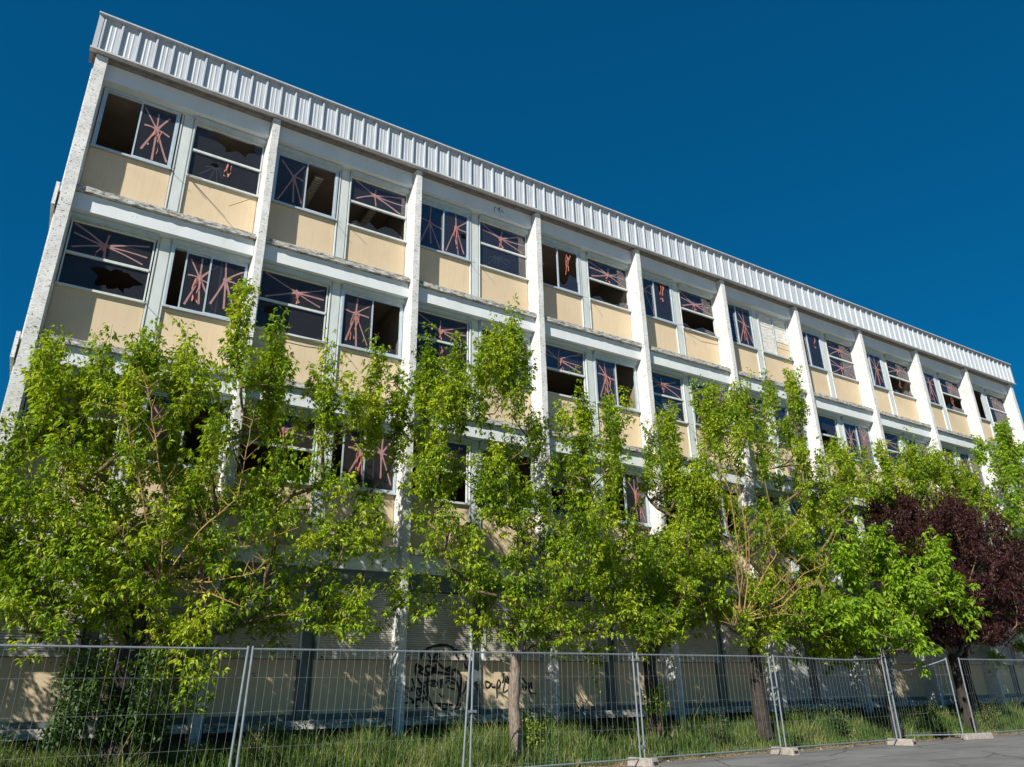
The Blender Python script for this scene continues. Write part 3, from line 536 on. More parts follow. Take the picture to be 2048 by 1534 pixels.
b_ = MB().tube([(4 * B + 2.12, .28, z3 + 1.25), (4 * B + 2.7, .24, z3 + 1.12), (4 * B + 3.3, .22, z3 + 1.20), (4 * B + 3.72, .24, z3 + 1.22)], .008, 5); add("loose_cable", b_.mesh("loose_cable", M['rod']), bld)
# ---- ground floor: panels, roller shutters
def shutter_mesh(w_):
    b_ = MB(); n_ = 29; z0, z1 = 1.19, 2.515; h = (z1 - z0) / n_
    for k in range(n_):
        z_ = z0 + k * h
        P = [(z_, .235), (z_ + h * .15, .215), (z_ + h * .75, .215), (z_ + h * .92, .235), (z_ + h, .235)]
        for (za, ya), (zb, yb) in zip(P[:-1], P[1:]): b_.quad((0, ya, za), (w_, ya, za), (w_, yb, zb), (0, yb, zb))
    b_.box(0, w_, .205, .245, 1.11, 1.189); b_.box(.05, .09, .196, .205, 1.13, 1.165, 1); b_.box(w_ - .09, w_ - .05, .196, .205, 1.13, 1.165, 1)
    return b_.mesh("roller_shutter", [M['shutter'], M['dark']])
SHL = shutter_mesh(1.56)
guide_m = MB().box(0, .045, .19, .34, 1.10, 2.53).mesh("shutter_guide", M['mullion'])
gbox_m = MB().box(-.04, 1.64, .17, .36, 2.532, 2.885).mesh("shutter_box", M['teal'])
gp_m = MB().box(0, 1.64, .368, .45, .105, 1.105).mesh("panel", M['panel']); rail_m = MB().box(0, 1.65, .335, .45, 0, .104).mesh("bottom_rail", M['teal'])
gpg_m = MB().box(0, 1.64, .368, .45, .105, 2.5).mesh("panel", M['panel_grey'])
for i in range(NB):
    X = i * B
    add("mullion", mull_g, bld, (X, 0, Z0))
    for k, x in enumerate((X + .16, X + 2.125)):
        add("bottom_rail", rail_m, bld, (x, 0, Z0))
        if i == 5 and k == 0: add("panel", gpg_m, bld, (x, 0, Z0), label="grey boarded doorway"); add("shutter_box", gbox_m, bld, (x, 0, Z0)); continue
        if i == 6 and k == 0:
            add("panel", gp_m, bld, (x, 0, Z0)); b_ = MB()
            gr = add("window_grille", MB().box(.02, 1.6, .24, .26, 1.16, 1.19).box(.02, 1.6, .24, .26, 1.9, 1.93).box(.02, 1.6, .24, .26, .9, .93).mesh("window_grille", M['white_metal']), bld, (x, 0, Z0))
            for j in range(12): add("bar", MB().tube([(.05 + j * .135, .25, .75), (.05 + j * .135, .25, 2.3), (.05 + j * .135, .22, 2.38)], .012, 6).mesh("bar", M['white_metal']), gr)
            add("shutter_box", gbox_m, bld, (x, 0, Z0)); continue
        pm = add("panel", gp_m if i != 5 else MB().box(0, 1.64, .368, .45, .105, 1.105).mesh("panel", M['panel_grey']), bld, (x, 0, Z0))
        sh = add("roller_shutter", SHL, bld, (x + .045, 0, Z0)); add("shutter_guide", guide_m, bld, (x - .002, 0, Z0)); add("shutter_guide", guide_m, bld, (x + 1.607, 0, Z0))
        add("shutter_box", gbox_m, bld, (x, 0, Z0))
# graffiti and stencilled marks
def smooth(p, n_=4):
    if len(p) < 3: return p
    o_ = []
    for k in range(len(p) - 1):
        a = p[max(k - 1, 0)]; b0 = p[k]; c = p[k + 1]; d = p[min(k + 2, len(p) - 1)]
        for j in range(n_):
            t_ = j / n_; o_.append(tuple(.5 * ((2 * b0[m_]) + (-a[m_] + c[m_]) * t_ + (2 * a[m_] - 5 * b0[m_] + 4 * c[m_] - d[m_]) * t_ ** 2 + (-a[m_] + 3 * b0[m_] - 3 * c[m_] + d[m_]) * t_ ** 3) for m_ in (0, 1)))
    return o_ + [p[-1]]
GP = {n_: MB() for n_ in ('sprayed_face', 'sprayed_words', 'sprayed_tag')}
for k, st in enumerate(GRAFFITI):
    b_ = GP['sprayed_face' if k < 31 else 'sprayed_words' if k < 41 else 'sprayed_tag']
    st = smooth(st); yy = []
    for (x, z) in st:
        lx = x % B; inm = 1.80 < lx < 2.12
        yy.append((.203 if z > Z0 + 1.105 else (.330 if inm else .3655)) - k * .00004)
    w_ = .058 if k < 16 else .042
    b_.ribbon(st, w_, yy, 0, [rnd.uniform(.75, 1.15) for _ in st])

for n_, g_ in GP.items():
    if g_.v: add(n_, g_.mesh(n_, M['spray']), bld, kind='stuff')
b_ = MB()
for st in MARKS: b_.ribbon(st, .014, .3655)
add("stencil_number", b_.mesh("stencil_number", M['spray']), bld)
b_ = MB()
for st in TOPMARKS: b_.ribbon(smooth(st), .02, .0985)
add("scrawl", b_.mesh("scrawl", M['spray']), bld)
# ceiling lamps hanging in the top rooms
def lamp(x, y, rz, label):
    e_ = empty("ceiling_lamp", (x, y, z3 + 2.74), label, "ceiling lamp", "strip lamps in the top floor rooms"); e_.rotation_euler.z = rz
    b_ = MB(); b_.box(-.7, .7, -.12, .12, 0, .03); b_.box(-.7, .7, -.12, -.105, -.05, 0); b_.box(-.7, .7, .105, .12, -.05, 0); add("housing", b_.mesh("housing", M['lamp']), e_)
    b_ = MB()
    for k in range(15): b_.box(-.68 + k * .095, -.672 + k * .095, -.104, .104, -.045, -.002)
    add("louvre", b_.mesh("louvre", M['white_metal']), e_); b_ = MB().tube([(-.6, 0, .03), (-.6, 0, .20)], .01).tube([(.6, 0, .03), (.6, 0, .20)], .01); add("hanger", b_.mesh("hanger", M['lamp']), e_)
lamp(5.25, 1.5, 1.57, "louvred strip lamp seen through the open top floor window right of the second pillar")
lamp(7.0, 1.6, 1.57, "strip lamp behind the star taped top floor window left of the third pillar")
lamp(12.6, 2.0, 1.57, "strip lamp in the dark top floor opening right of the fourth pillar")
# ------------------------------------------------------------------ trees
def in_poly(P, poly):
    x, y = P[:, 0], P[:, 1]; r = np.zeros(len(P), bool); n = len(poly)
    for i in range(n):
        x0, y0 = poly[i]; x1, y1 = poly[i - 1]
        c = ((y0 > y) != (y1 > y)) & (x < (x1 - x0) * (y - y0) / (y1 - y0 + 1e-12) + x0); r ^= c
    return r
def unit(a): return a / (np.linalg.norm(a, axis=-1, keepdims=True) + 1e-9)
def leaflets(P, D, L, Wd, fold=.25):
    """P base points, D directions -> folded pointed leaflets, 4 verts and 2 triangles each"""
    n = len(P); up = np.tile([0, 0, 1.0], (n, 1)) + rng.normal(0, .45, (n, 3))
    side = unit(np.cross(D, up)); nrm = unit(np.cross(side, D)); L = L[:, None]; Wd = Wd[:, None]
    mid = P + D * L * .42 + nrm * Wd * fold
    tip = P + D * L - np.array([0, 0, 1.0]) * L * .12
    V = np.stack([P, mid - side * Wd * .5 , tip, mid + side * Wd * .5], 1)
    V[:, 0] += nrm * 0; i = np.arange(n, dtype=np.int32)[:, None] * 4
    F = np.concatenate([i + np.array([[0, 1, 2]]), i + np.array([[0, 2, 3]])], 1).reshape(-1, 3)
    return V.reshape(-1, 3), F
def tube_np(pts, rad, n=5):
    pts = np.asarray(pts, float); k = len(pts); d = np.gradient(pts, axis=0); d = unit(d)
    a = unit(np.cross(d, np.array([.35, .9, .2]))); c = np.cross(d, a); t_ = np.arange(n) * 2 * np.pi / n
    V = pts[:, None, :] + (a[:, None, :] * np.cos(t_)[None, :, None] + c[:, None, :] * np.sin(t_)[None, :, None]) * np.asarray(rad)[:, None, None]
    F = []
    for i in range(k - 1):
        for j in range(n): F.append((i * n + j, i * n + (j + 1) % n, (i + 1) * n + (j + 1) % n, (i + 1) * n + j))
    return V.reshape(-1, 3), np.array(F, np.int32)
def join(parts):
    Vs, Fs, o_ = [], [], 0
    for v, f in parts: Vs.append(v); Fs.append(f + o_); o_ += len(v)
    return np.concatenate(Vs), np.concatenate(Fs)
def tree(key, tx, ty, tr, fork_z, label, nclump, nleaf, leafL, mat, thick=.95, barkm='bark', up=.6, cat="tree", dead=None, extra_leaf=None, name="box_elder_tree", spread=(.20, .19, .30), ymin=-3.4, sparse=None, lift=.17):
    y0, poly = CROWN[key]; poly = np.array(poly); pm_ = poly[:, 1].min(); poly[:, 1] = np.where(poly[:, 1] < pm_ + .4 * (poly[:, 1].max() - pm_), poly[:, 1] + lift, poly[:, 1] - .16); nclump = int(nclump * .84); nleaf = int(nleaf * .93); base_z = float(gz(tx, ty)) - .1
    root = np.array([tx, ty, base_z]); t = empty(name, tuple(root), label, cat, None)
    lo, hi = poly.min(0), poly.max(0)
    # clump centres: spaced samples inside the crown's outline, with depth
    C = []
    tries = 0; dmin = .36 * math.sqrt((hi - lo).prod() / nclump) ** 1
    cx = (lo[0] + hi[0]) / 2; hw = (hi[0] - lo[0]) / 2
    cand = rng.uniform(lo, hi, (60000, 2)); cand = cand[in_poly(cand, poly) & in_poly(cand + [.2, 0], poly) & in_poly(cand - [.2, 0], poly)]
    for c in cand:
        tt = thick * math.sqrt(max(.12, 1 - ((c[0] - cx) / hw) ** 2 * .8)); hz = (c[1] - lo[1]) / (hi[1] - lo[1]); tt *= 1 - .45 * max(0, hz - .45)
        if sparse is not None and rng.random() < .72 * float(sparse(c[0], c[1])): continue
        if hz > .5 and rng.random() < .35: continue
        y = min(max(y0 + rng.uniform(-1, 1) * tt, ymin), -.38); p = np.array([c[0], y, c[1]])
        if C and np.min(np.linalg.norm((np.array(C) - p) * [1, .7, .85], axis=1)) < dmin: continue
        C.append(p)
        if len(C) >= nclump: break
    C = np.array(C)
    # upright leaders that make the spiky top of the crown
    Ld = []
    for i in range(len(poly)):
        a, b0, c0 = poly[i - 1], poly[i], poly[(i + 1) % len(poly)]
        if b0[1] > a[1] and b0[1] >= c0[1] and b0[1] > lo[1] + .5 * (hi[1] - lo[1]):
            yl = y0 + rng.uniform(-.4, .4)
            for k in range(6): Ld.append((b0[0] + rng.normal(0, .04) + .0 * k, yl + rng.normal(0, .05), b0[1] - .30 - .25 * k))
    nl = len(Ld)
    if nl: C = np.concatenate([C, np.array(Ld)])
    fork = np.array([tx + rng.uniform(-.1, .1), ty, fork_z])
    # trunk nodes then limbs grown clump by clump towards the nearest node below
    nodes_ = [root + (fork - root) * k / 6 + (np.array([rng.uniform(-.04, .04), rng.uniform(-.04, .04), 0]) if 0 < k < 6 else 0) for k in range(7)]
    par = [-1] + list(range(6)); cnt = [0] * 7; segs = []
    order = np.argsort(np.linalg.norm((C - fork) * [1, 1, .8], axis=1)); tips = []
    for ci in order:
        p = C[ci]; A = np.array(nodes_); d = np.linalg.norm(A - p, axis=1)
        df = np.linalg.norm(A - fork, axis=1); pen = np.where(A[:, 2] > p[2] - .15, .9, 0) + np.where(np.arange(len(A)) < 4, 9, 0) + .35 * df * 0
        j = int(np.argmin(d + pen)); a = A[j]; ln = np.linalg.norm(p - a); k = max(2, int(ln / .35) + 1); prev = j
        mid = (a + p) / 2 + np.array([0, 0, -.10 * ln if p[2] > a[2] + .3 else .12 * ln]) + rng.normal(0, .05 * ln, 3); ch = [j]
        for s_ in range(1, k + 1):
            u_ = s_ / k; q_ = a * (1 - u_) ** 2 + 2 * mid * u_ * (1 - u_) + p * u_ * u_ + (rng.normal(0, .015, 3) if s_ < k else 0)
            nodes_.append(q_); par.append(prev); cnt.append(0); prev = len(nodes_) - 1; ch.append(prev)
        segs.append(ch); tips.append(prev)
    for tp_ in tips:
        j = tp_
        while j >= 0: cnt[j] += 1; j = par[j]
    A = np.array(nodes_); tot = max(cnt); R = np.array([max(.006, tr * .62 * (c / tot) ** .52) for c in cnt])
    tv = []; zz = np.linspace(0, 1, 15); tp = root + (fork - root) * zz[:, None] + np.stack([.05 * np.sin(zz * 5 + tx), .04 * np.sin(zz * 4), zz * 0], 1) * (zz * (1 - zz) * 4)[:, None]
    rr = tr * (1.0 - .22 * zz) * (1 + .45 * np.exp(-zz * 9)) * (1 + .07 * rng.normal(0, 1, 15)); rr[-1] *= 1.15; rr[-2] *= 1.2
    v, f = tube_np(tp, rr, 12); v += rng.normal(0, tr * .045, v.shape); add("trunk", fast_mesh("trunk", v - root, f, M[barkm], 4), t)
    big = sorted(segs, key=lambda ch: -R[ch[1]])[:14]; small = [s_ for s_ in segs if not any(s_ is b__ for b__ in big)]
    for ch in big:
        v, f = tube_np(A[ch], R[[ch[1]] + ch[1:]], 7); add("limb", fast_mesh("limb", v - root, f, M['limb'], 4), t)
    parts = [tube_np(A[ch], R[[ch[1]] + ch[1:]], 4) for ch in small]
    # sprays: thin shoots out of each clump carrying drooping compound leaves
    ns = 9; K = len(C) * ns; cl = np.repeat(np.arange(len(C)), ns); hh = np.clip((C[:, 2] - lo[1]) / (hi[1] - lo[1]), 0, 1)[cl]; nar = np.where(hh > .5, .55, 1.0)[:, None]; base = C[cl] + rng.normal(0, 1, (K, 3)) * np.array(spread) * .5 * np.concatenate([nar, nar, 2 - nar], 1)
    outw = unit(C[cl] - fork) * [1, 1, .6]; d = unit(outw * .55 + np.array([0, 0, up]) + rng.normal(0, .55, (K, 3)) * nar + np.array([0, 0, 1.0]) * np.maximum(0, hh - .45)[:, None] * 2.2); L = rng.uniform(.22, .62, K)
    tipp = base + d * L[:, None]; vis = rng.random(K) < .5
    for k in np.nonzero(vis)[0]: parts.append(tube_np(np.stack([C[cl[k]], base[k] * .5 + (base[k] + d[k] * L[k] * .5) * .5, tipp[k]]), [.006, .004, .0025], 3))
    v, f = join(parts); add("twigs", fast_mesh("twigs", v - root, f, M['limb'], 4), t, kind="stuff")
    per = max(3, int(nleaf / K)); nc = max(1, round(per / 4)); idx = np.repeat(np.arange(K), nc); u_ = rng.uniform(0, 1.05, len(idx))
    wob = np.exp(rng.normal(0, .35, len(C)))[cl][idx]; keep = rng.random(len(idx)) < np.clip(wob * .8, .25, 1); idx = idx[keep]; u_ = u_[keep]
    az = rng.uniform(0, 2 * np.pi, len(idx)); pet = np.stack([np.cos(az), np.sin(az), rng.uniform(-.2, .4, len(idx))], 1)
    cp = base[idx] + d[idx] * (L[idx] * u_)[:, None] + pet * rng.uniform(.03, .11, len(idx))[:, None]
    li = np.repeat(np.arange(len(idx)), 5); li = li[rng.random(len(li)) < .86]; pd = pet[li]
    fan = rng.normal(0, .5, (len(li), 3)); D = unit(pd * .75 + fan + np.array([0, 0, -.62])); P = cp[li] + D * rng.uniform(0, .03, len(li))[:, None]
    Ls = leafL * rng.uniform(.6, 1.25, len(li)); v, f = leaflets(P, D, Ls, Ls * rng.uniform(.36, .5, len(li)))
    add("crown", fast_mesh("crown", v - root, f, M[mat], 3), t, kind="stuff")
    if dead:
        for pl in dead:
            y_ = dead_y[key]; pts = [(x + rnd.uniform(-.02, .02), y_ + .5 * (1 - min(1, k / 2)) + rnd.uniform(-.05, .05), z) for k, (x, z) in enumerate(pl)]
            s_ = []
            for k in range(len(pts) - 1):
                for j in range(4): s_.append([pts[k][m_] + (pts[k + 1][m_] - pts[k][m_]) * j / 4 + (rnd.uniform(-.012, .012) if j else 0) for m_ in range(3)])
            s_.append(pts[-1]); n_ = len(s_); ps = [tube_np(s_, [.016 * (1 - .75 * k / n_) for k in range(n_)], 6)]
            for k in range(2, n_ - 1):
                for side in (1, 2, 3):
                    if rnd.random() < .8:
                        a = np.array(s_[k]); dd = np.array([rnd.uniform(-1, 1), rnd.uniform(-.5, .5), rnd.uniform(.1, 1)]); dd /= np.linalg.norm(dd); ll = rnd.uniform(.08, .45) * (1 - .4 * k / n_)
                        ps.append(tube_np([a, a + dd * ll * .5 + [0, 0, .02], a + dd * ll + [0, 0, .03]], [.007, .005, .003], 4))
            v, f = join(ps); add("bare_branch", fast_mesh("bare_branch", v - root, f, M['stick'], 4), t)
    return t
dead_y = {'T3': -2.75, 'T1': -2.5}
CROWN['T0'] = (-1.6, [(-5.6, 2.6), (-5.4, 6), (-4, 7.0), (-2.8, 6.6), (-1.9, 5.8), (-1.0, 5.0), (-.7, 4.2), (-.8, 2.8), (-1.8, 2.2), (-4, 2.1)])
def sp3(x, z): return (15.4 < x < 19.4) and (3.6 < z < 6.6)
def sp1(x, z): return .55 if (x > 3.4 and 3.0 < z < 5.6) else (x > 3.8 and z > 4.2) and ((5.2 < x and z < 6.6) or (4.0 < x < 5.0 and 4.6 < z < 5.9))
def sp2(x, z): return .65 if (x < 8.4 and z < 4.9) else 0
tree('T0', -3.2, -1.7, .2, 2.5, "leafy green tree at the left edge just past the end of the block", 70, 22000, .088, 'leaf')
tree('T1', 2.45, -1.6, .20, 2.75, "large tree before the first two bays with one thin leader", 300, 145000, .088, 'leaf', dead=STICKS1, sparse=sp1)
tree('T2', 9.25, -2.1, .115, 2.7, "dense upright tree on a slim pale trunk behind the third fence panel", 245, 122000, .088, 'leaf', barkm='bark_light', up=.8, sparse=sp2)
tree('T2b', 13.35, -1.3, .165, 2.9, "dark trunked tree leaning on the fifth pillar between the two bigger crowns", 96, 50400, .088, 'leaf', thick=.8)
tree('T3', 16.5, -1.7, .175, 3.0, "tree with a fan of bare lichen coloured branches rising above its thick black trunk", 240, 130200, .085, 'leaf', dead=STICKS, sparse=sp3, up=.8)
tree('T4', 21.0, -2.2, .12, 1.6, "low bushy tree with broad bright leaves hanging over the fence beside the purple one", 99, 26250, .16, 'leaf_b', thick=1.3, up=.1, name="broad_leaved_tree", ymin=-4.3)
tree('T4b', 27.2, -1.0, .14, 3.0, "tall light green tree rising behind the purple crown", 128, 36400, .11, 'leaf', thick=.7)
tree('P', 25.0, -1.9, .17, 2.2, "plum tree with a dark burgundy crown in front of the far bays", 249, 157500, .08, 'leaf_p', thick=1.1, name="plum_tree", up=.5, spread=(.3, .3, .3))
tree('T5', 32.5, -1.6, .16, 2.6, "rightmost green tree cut by the edge of the photograph", 144, 59500, .12, 'leaf_b', thick=1.3)
# climbing leaves round two trunks: shrubs of their own
def bush(x, y, z0, z1, r, n, L, mat, label, name="shrub", cat="shrub"):
    root = np.array([x, y, float(gz(x, y)) - .05]); t = empty(name, tuple(root), label, cat)
    parts = []; pts = []
    for k in range(14):
        a = rng.uniform(0, 6.28); e = root + [math.cos(a) * r * rng.uniform(.2, .9), math.sin(a) * r * .6 * rng.uniform(.2, .9), rng.uniform(.4, 1) * (z1 - root[2])]
        mid = root * .5 + e * .5 + [math.cos(a) * r * .3, 0, 0]; parts.append(tube_np([root, mid, e], [.012, .008, .003], 4)); pts.append((mid, e))
    v, f = join(parts); add("stems", fast_mesh("stems", v - root, f, M['limb'], 4), t)
    k = rng.integers(0, 14, n); u_ = rng.uniform(0, 1, n)[:, None]; mid = np.array([p[0] for p in pts])[k]; e = np.array([p[1] for p in pts])[k]
    P = mid + (e - mid) * u_ + rng.normal(0, .09, (n, 3)); P = P[P[:, 2] > z0]; n = len(P)
    D = unit(rng.normal(0, .6, (n, 3)) + [0, 0, -.4]); v, f = leaflets(P, D, L * rng.uniform(.6, 1.2, n), L * .5 * rng.uniform(.7, 1.1, n))
    add("foliage", fast_mesh("foliage", v - root, f, M[mat], 3), t, kind="stuff")
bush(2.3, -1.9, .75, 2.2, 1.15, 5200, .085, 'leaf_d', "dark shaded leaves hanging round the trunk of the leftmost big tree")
bush(13.2, -1.5, .9, 1.75, .35, 700, .10, 'leaf', "small leafy shoots on the black trunk beside the fifth pillar")
bush(9.6, -1.9, .3, 1.05, .4, 900, .06, 'leaf', "low sapling growing at the foot of the slim pale trunk")
bush(19.2, -1.7, .3, 1.0, .5, 1000, .07, 'leaf_d', "low dark sapling in the grass between the last two fence pairs")
# dry fallen branches by the third bay
def twig_pile(x, y):
    t = empty("fallen_branches", (x, y, float(gz(x, y))), "bare dry branches sticking out of the grass before the fourth bay", "branches"); ps = []
    for k in range(11):
        a = rng.uniform(-.9, .9); L_ = rng.uniform(.7, 1.7); p0 = np.array([rng.uniform(-.3, .3), rng.uniform(-.2, .2), 0]); dd = np.array([-abs(math.sin(a)) - .3, rng.uniform(-.2, .2), .8]); dd /= np.linalg.norm(dd)
        ps.append(tube_np([p0, p0 + dd * L_ * .5 + rng.normal(0, .04, 3), p0 + dd * L_], [.012, .008, .004], 4))
    v, f = join(ps); add("stems", fast_mesh("stems", v, f, M['rod'], 4), t)
twig_pile(12.2, -.9)
for k, (x, y, r, n, txt) in enumerate([(5.2, -.5, .5, 900, "dark weeds against the wall below the second bay"), (8.6, -.6, .45, 800, "dark weeds under the sprayed face"), (11.0, -1.0, .5, 900, "green weeds left of the bare fallen branches"), (14.6, -1.9, .4, 700, "weeds behind the fence posts left of the thick black trunk"), (18.2, -1.2, .6, 1100, "tall weeds below the bare lichen coloured branches"), (23.0, -1.6, .6, 1200, "weeds filling the gap behind the sideways concrete foot"), (26.0, -2.0, .6, 1200, "rank weeds behind the bent panel right of the gap"), (.6, -2.2, .6, 1100, "tall weeds in the bottom left corner")]):
    bush(x, y, .1, .95, r, n, .055, 'leaf_d' if k % 2 else 'grass', txt, "weed_clump", "weeds")
# ------------------------------------------------------------------ grass
def grass(n, x0, x1, dens, name, label=None):
    X = rng.uniform(x0, x1, n * 2); e = edge_y(X); Y = e + rng.uniform(.02, 1, n * 2) ** .9 * (np.minimum(-.02, 0) - e)
    pn = np.sin(X * 1.9) * np.sin(Y * 2.7 + X) * .5 + np.sin(X * .7 + 2) * .3 + rng.normal(0, .35, n * 2); k = pn > -.35; X = X[k][:n]; Y = Y[k][:n]; n = len(X)
    Z = gz(X, Y) - .01; front = sstep(0, .7, Y - edge_y(X)); patch = np.clip(.78 + .3 * np.sin(X * 2.3 + np.cos(Y * 3)) * np.sin(X * .9 + 1) + .28 * np.sin(X * 5.3 + Y * 4) * np.sin(Y * 5.1 - X * 1.3), .3, 1.5)
    H_ = (rng.uniform(.14, .5, n) + np.where(rng.random(n) < .12, rng.uniform(.1, .35, n), 0)) * (.35 + .65 * front) * patch * (1.1 - .42 * sstep(-1.7, -.7, Y)); az = rng.uniform(0, 2 * np.pi, n); lean = rng.uniform(.05, .55, n) * H_; wd = rng.uniform(.004, .009, n) * (1 + X * .02)
    dx, dy = np.cos(az), np.sin(az); az2 = rng.uniform(0, 2 * np.pi, n); sx, sy = np.cos(az2), np.sin(az2); P = np.stack([X, Y, Z], 1)
    def at(h, l, s_): return P + np.stack([dx * lean * l + sx * wd * s_, dy * lean * l + sy * wd * s_, H_ * h], 1)
    V = np.stack([at(0, 0, -1), at(0, 0, 1), at(.55, .3, -.8), at(.55, .3, .8), at(1, 1.1, 0)], 1).reshape(-1, 3)
    i = np.arange(n, dtype=np.int32)[:, None] * 5; F = np.concatenate([i + [[0, 1, 3]], i + [[0, 3, 2]], i + [[2, 3, 4]]], 1).reshape(-1, 3)
    # seed heads
    hk = rng.random(n) < .07; hp = V.reshape(n, 5, 3)[hk, 4]; m_ = len(hp); rp = np.repeat(hp, 6, 0) + rng.normal(0, 1, (m_ * 6, 3)) * [.012, .012, .035]
    v2, f2 = leaflets(rp, unit(rng.normal(0, .4, (m_ * 6, 3)) + [0, 0, .6]), rng.uniform(.02, .04, m_ * 6), rng.uniform(.006, .011, m_ * 6))
    V, F = join([(V, F), (v2, f2)])
    add(name, fast_mesh(name, V, F, M['grass'], 3), kind="stuff")
grass(125000, -3, 30, 1, "tall_grass"); grass(16000, 30, 42, 1, "tall_grass")
n = 5200; X = rng.uniform(5, 38, n); Y = edge_y(X) + rng.normal(-.02, .14, n); P = np.stack([X, Y, gz(X, Y) + .014 + rng.uniform(0, .012, n)], 1)
v, f = leaflets(P, unit(rng.normal(0, 1, (n, 3)) * [1, 1, .12]), rng.uniform(.02, .07, n), rng.uniform(.01, .03, n)); add("leaf_litter", fast_mesh("leaf_litter", v, f, M['litter'], 3), kind="stuff")
for k in range(24):
    x = rnd.uniform(8, 30); y = float(edge_y(x)) + rnd.uniform(-.25, .15); r = rnd.uniform(.015, .045); b_ = MB(); q = [(r * math.cos(a * 1.05) * rnd.uniform(.7, 1.2), r * math.sin(a * 1.05) * rnd.uniform(.7, 1.2)) for a in range(6)]
    b_.v += [(a, c, 0) for a, c in q] + [(a * .6, c * .6, r * rnd.uniform(.5, .8)) for a, c in q]; b_.f += [(j, (j + 1) % 6, 6 + (j + 1) % 6, 6 + j) for j in range(6)] + [tuple(range(6, 12))]; b_.mi += [0] * 7
    add("stone", b_.mesh("stone", M['block']), None, (x, y, float(gz(x, y)) + .004), label="small pale stone lying in the litter along the road edge", category="stone", group="stones along the road edge")
# ------------------------------------------------------------------ site fence
FY = -3.1; HT = 2.03
def fence_panel(xl, xr_, label, dl=0, dr=0, sag=None, bend=0, wob=.0, y0=FY):
    """xl,xr_ post tops; dl,dr sideways offset of the post feet"""
    t = empty("mesh_fence", (xl, y0, 0), label, "fence panel", "mesh site fence panels along the road"); W_ = xr_ - xl
    def py(u_): return bend * math.sin(math.pi * u_) ** 1.0
    def topz(u_): return HT - .03 - (sag * math.sin(math.pi * u_ ** 1.4) if sag else 0)
    def P(u_, z): return (W_ * u_ + (dl * (1 - u_) + dr * u_) * (1 - z / HT), py(u_), z)
    for u_, d in ((0, dl), (1, dr)):
        add("post", MB().tube([(W_ * u_ + d, 0, .02), (W_ * u_, 0, HT + .01)], .0185, 10).mesh("post", M['steel']), t)
    for zt in ('t', 'b'):
        p = [(lambda q_: (q_[0], q_[1], q_[2]))(P(k / 16, topz(k / 16) if zt == 't' else .14)) for k in range(17)]
        add("rail", MB().tube(p, .015, 8, cap=False).mesh("rail", M['steel']), t)
    q = random.Random(int(xl * 100))
    nv = max(4, int(W_ / .122)) if bend == 0 else 31
    for k in range(1, nv):
        u_ = k / nv; zt = topz(u_) + .035; w_ = wob * q.uniform(-1, 1) + .009 * q.uniform(-1, 1)
        p = [P(u_, .11)] + [tuple(np.array(P(u_, .11 + (zt - .11) * j / 5)) + [w_ * math.sin(j * 1.3 + k * .7), .5 * w_, 0]) for j in range(1, 5)] + [P(u_, zt)]
        p = [(a, c - .014, e) for a, c, e in p]; add("wire", MB().tube(p, .0014, 3, cap=False).mesh("wire", M['wire']), t)
    for z in (.20, .66, 1.13, 1.60):
        p = [tuple(np.array(P(k / 14, min(z, topz(k / 14) - .1))) + [0, .0, .012 * math.sin(k * .9 + z * 5) * (1 if wob else .2)]) for k in range(15)]
        add("wire", MB().tube(p, .0016, 3, cap=False).mesh("wire", M['wire']), t)
    return t
fence_panel(-3.75, -.02, "leftmost mesh fence panel running out of the left edge of the picture")
fence_panel(.04, 3.86, "mesh fence panel before the leftmost tree ending at the leaning grey post", dr=-.10)
fence_panel(3.93, 7.66, "mesh fence panel in front of the sprayed face", dl=-.06, dr=-.15)
fence_panel(7.72, 11.34, "mesh fence panel in front of the slim pale trunk", dl=-.07)
fence_panel(11.45, 15.30, "mesh fence panel in front of the black trunk at the fifth pillar")
fence_panel(15.46, 19.50, "mesh fence panel in front of the grey boarded doorway", sag=.05)
fence_panel(19.66, 22.40, "crumpled fence panel with a sagging top rail", sag=.27, bend=.75, wob=.03)
fence_panel(23.03, 26.85, "bent fence panel to the right of the open gap", wob=.02)
fence_panel(26.93, 30.7, "second fence panel from the right edge beyond the gap", wob=.01)
fence_panel(30.78, 34.6, "farthest mesh fence panel at the right end of the row")
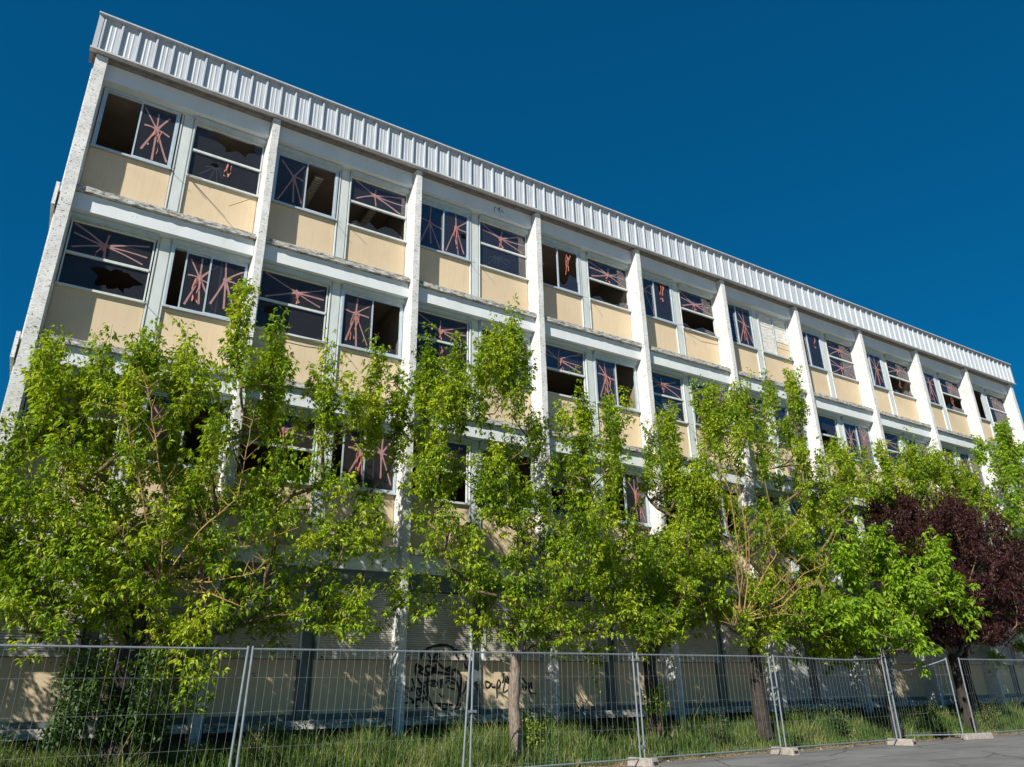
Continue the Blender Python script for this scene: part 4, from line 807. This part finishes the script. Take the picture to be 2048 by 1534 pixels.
def foot(x, y, rz, label, L_=.66):
    b_ = MB(); h = .15; a, c = .105, .085; hl = L_ / 2; P = []
    for z, k in ((0, 1), (h, .82)):
        P += [(-a * k - (.0), -hl * (1 if k == 1 else .93), z), (a * k, -hl * (1 if k == 1 else .93), z), (a * k, hl * (1 if k == 1 else .93), z), (-a * k, hl * (1 if k == 1 else .93), z)]
    b_.v += P; b_.f += [(0, 3, 2, 1), (4, 5, 6, 7), (0, 1, 5, 4), (1, 2, 6, 5), (2, 3, 7, 6), (3, 0, 4, 7)]; b_.mi += [0] * 6
    t = empty("concrete_block", (x, y, .006), label, "concrete foot", "concrete feet under the fence posts"); t.rotation_euler.z = rz
    me = b_.mesh("block", M['block']); o_ = add("block", me, t); bv = o_.modifiers.new("b", 'BEVEL'); bv.width = .012; bv.segments = 2
    b_ = MB().box(-.05, .05, -hl - .004, -hl * .6, .045, .095); add("slot", b_.mesh("slot", M['dark']), t)
    b_ = MB()
    for k in (-1, 0, 1): b_.box(-.028, .028, k * .17 - .028, k * .17 + .028, h - .004, h + .003)
    add("socket", b_.mesh("socket", M['dark']), t)
foot(3.82, FY, 0, "concrete foot below the leaning grey post at the left")
foot(7.60, FY, 0, "concrete foot below the post pair right of the sprayed face")
foot(11.39, FY, .1, "concrete foot at the lower edge under the third pair of posts")
foot(15.40, FY, -.08, "concrete foot under the post pair before the grey doorway")
foot(19.58, FY - .05, .06, "concrete foot left of the crumpled panel with a dark slot in its end")
foot(22.95, FY - .05, 1.35, "long concrete foot lying sideways in the gap between two posts", .95)
foot(26.9, FY, 0, "concrete foot beyond the gap under the bent panel")
# couplers on the post pairs
for x, z in ((7.69, 1.05), (11.4, .35), (11.4, 1.9), (15.38, 1.35), (19.58, 1.2), (26.89, 1.3)):
    t = empty("steel_clamp", (x, FY, z), {7.69: "steel clamp on the post pair right of the sprayed face", 15.38: "steel clamp on the post pair before the grey doorway", 19.58: "steel clamp left of the crumpled fence panel", 26.89: "steel clamp on the farthest visible post pair", 11.4: ("low" if z < 1 else "high") + " steel clamp on the middle post pair"}[x], "clamp", "clamps on the fence posts")
    add("plate", MB().box(-.075, .075, -.03, .03, -.02, .02).mesh("plate", M['steel']), t); add("bolt", MB().tube([(0, -.05, 0), (0, .05, 0)], .008).mesh("bolt", M['rod']), t)
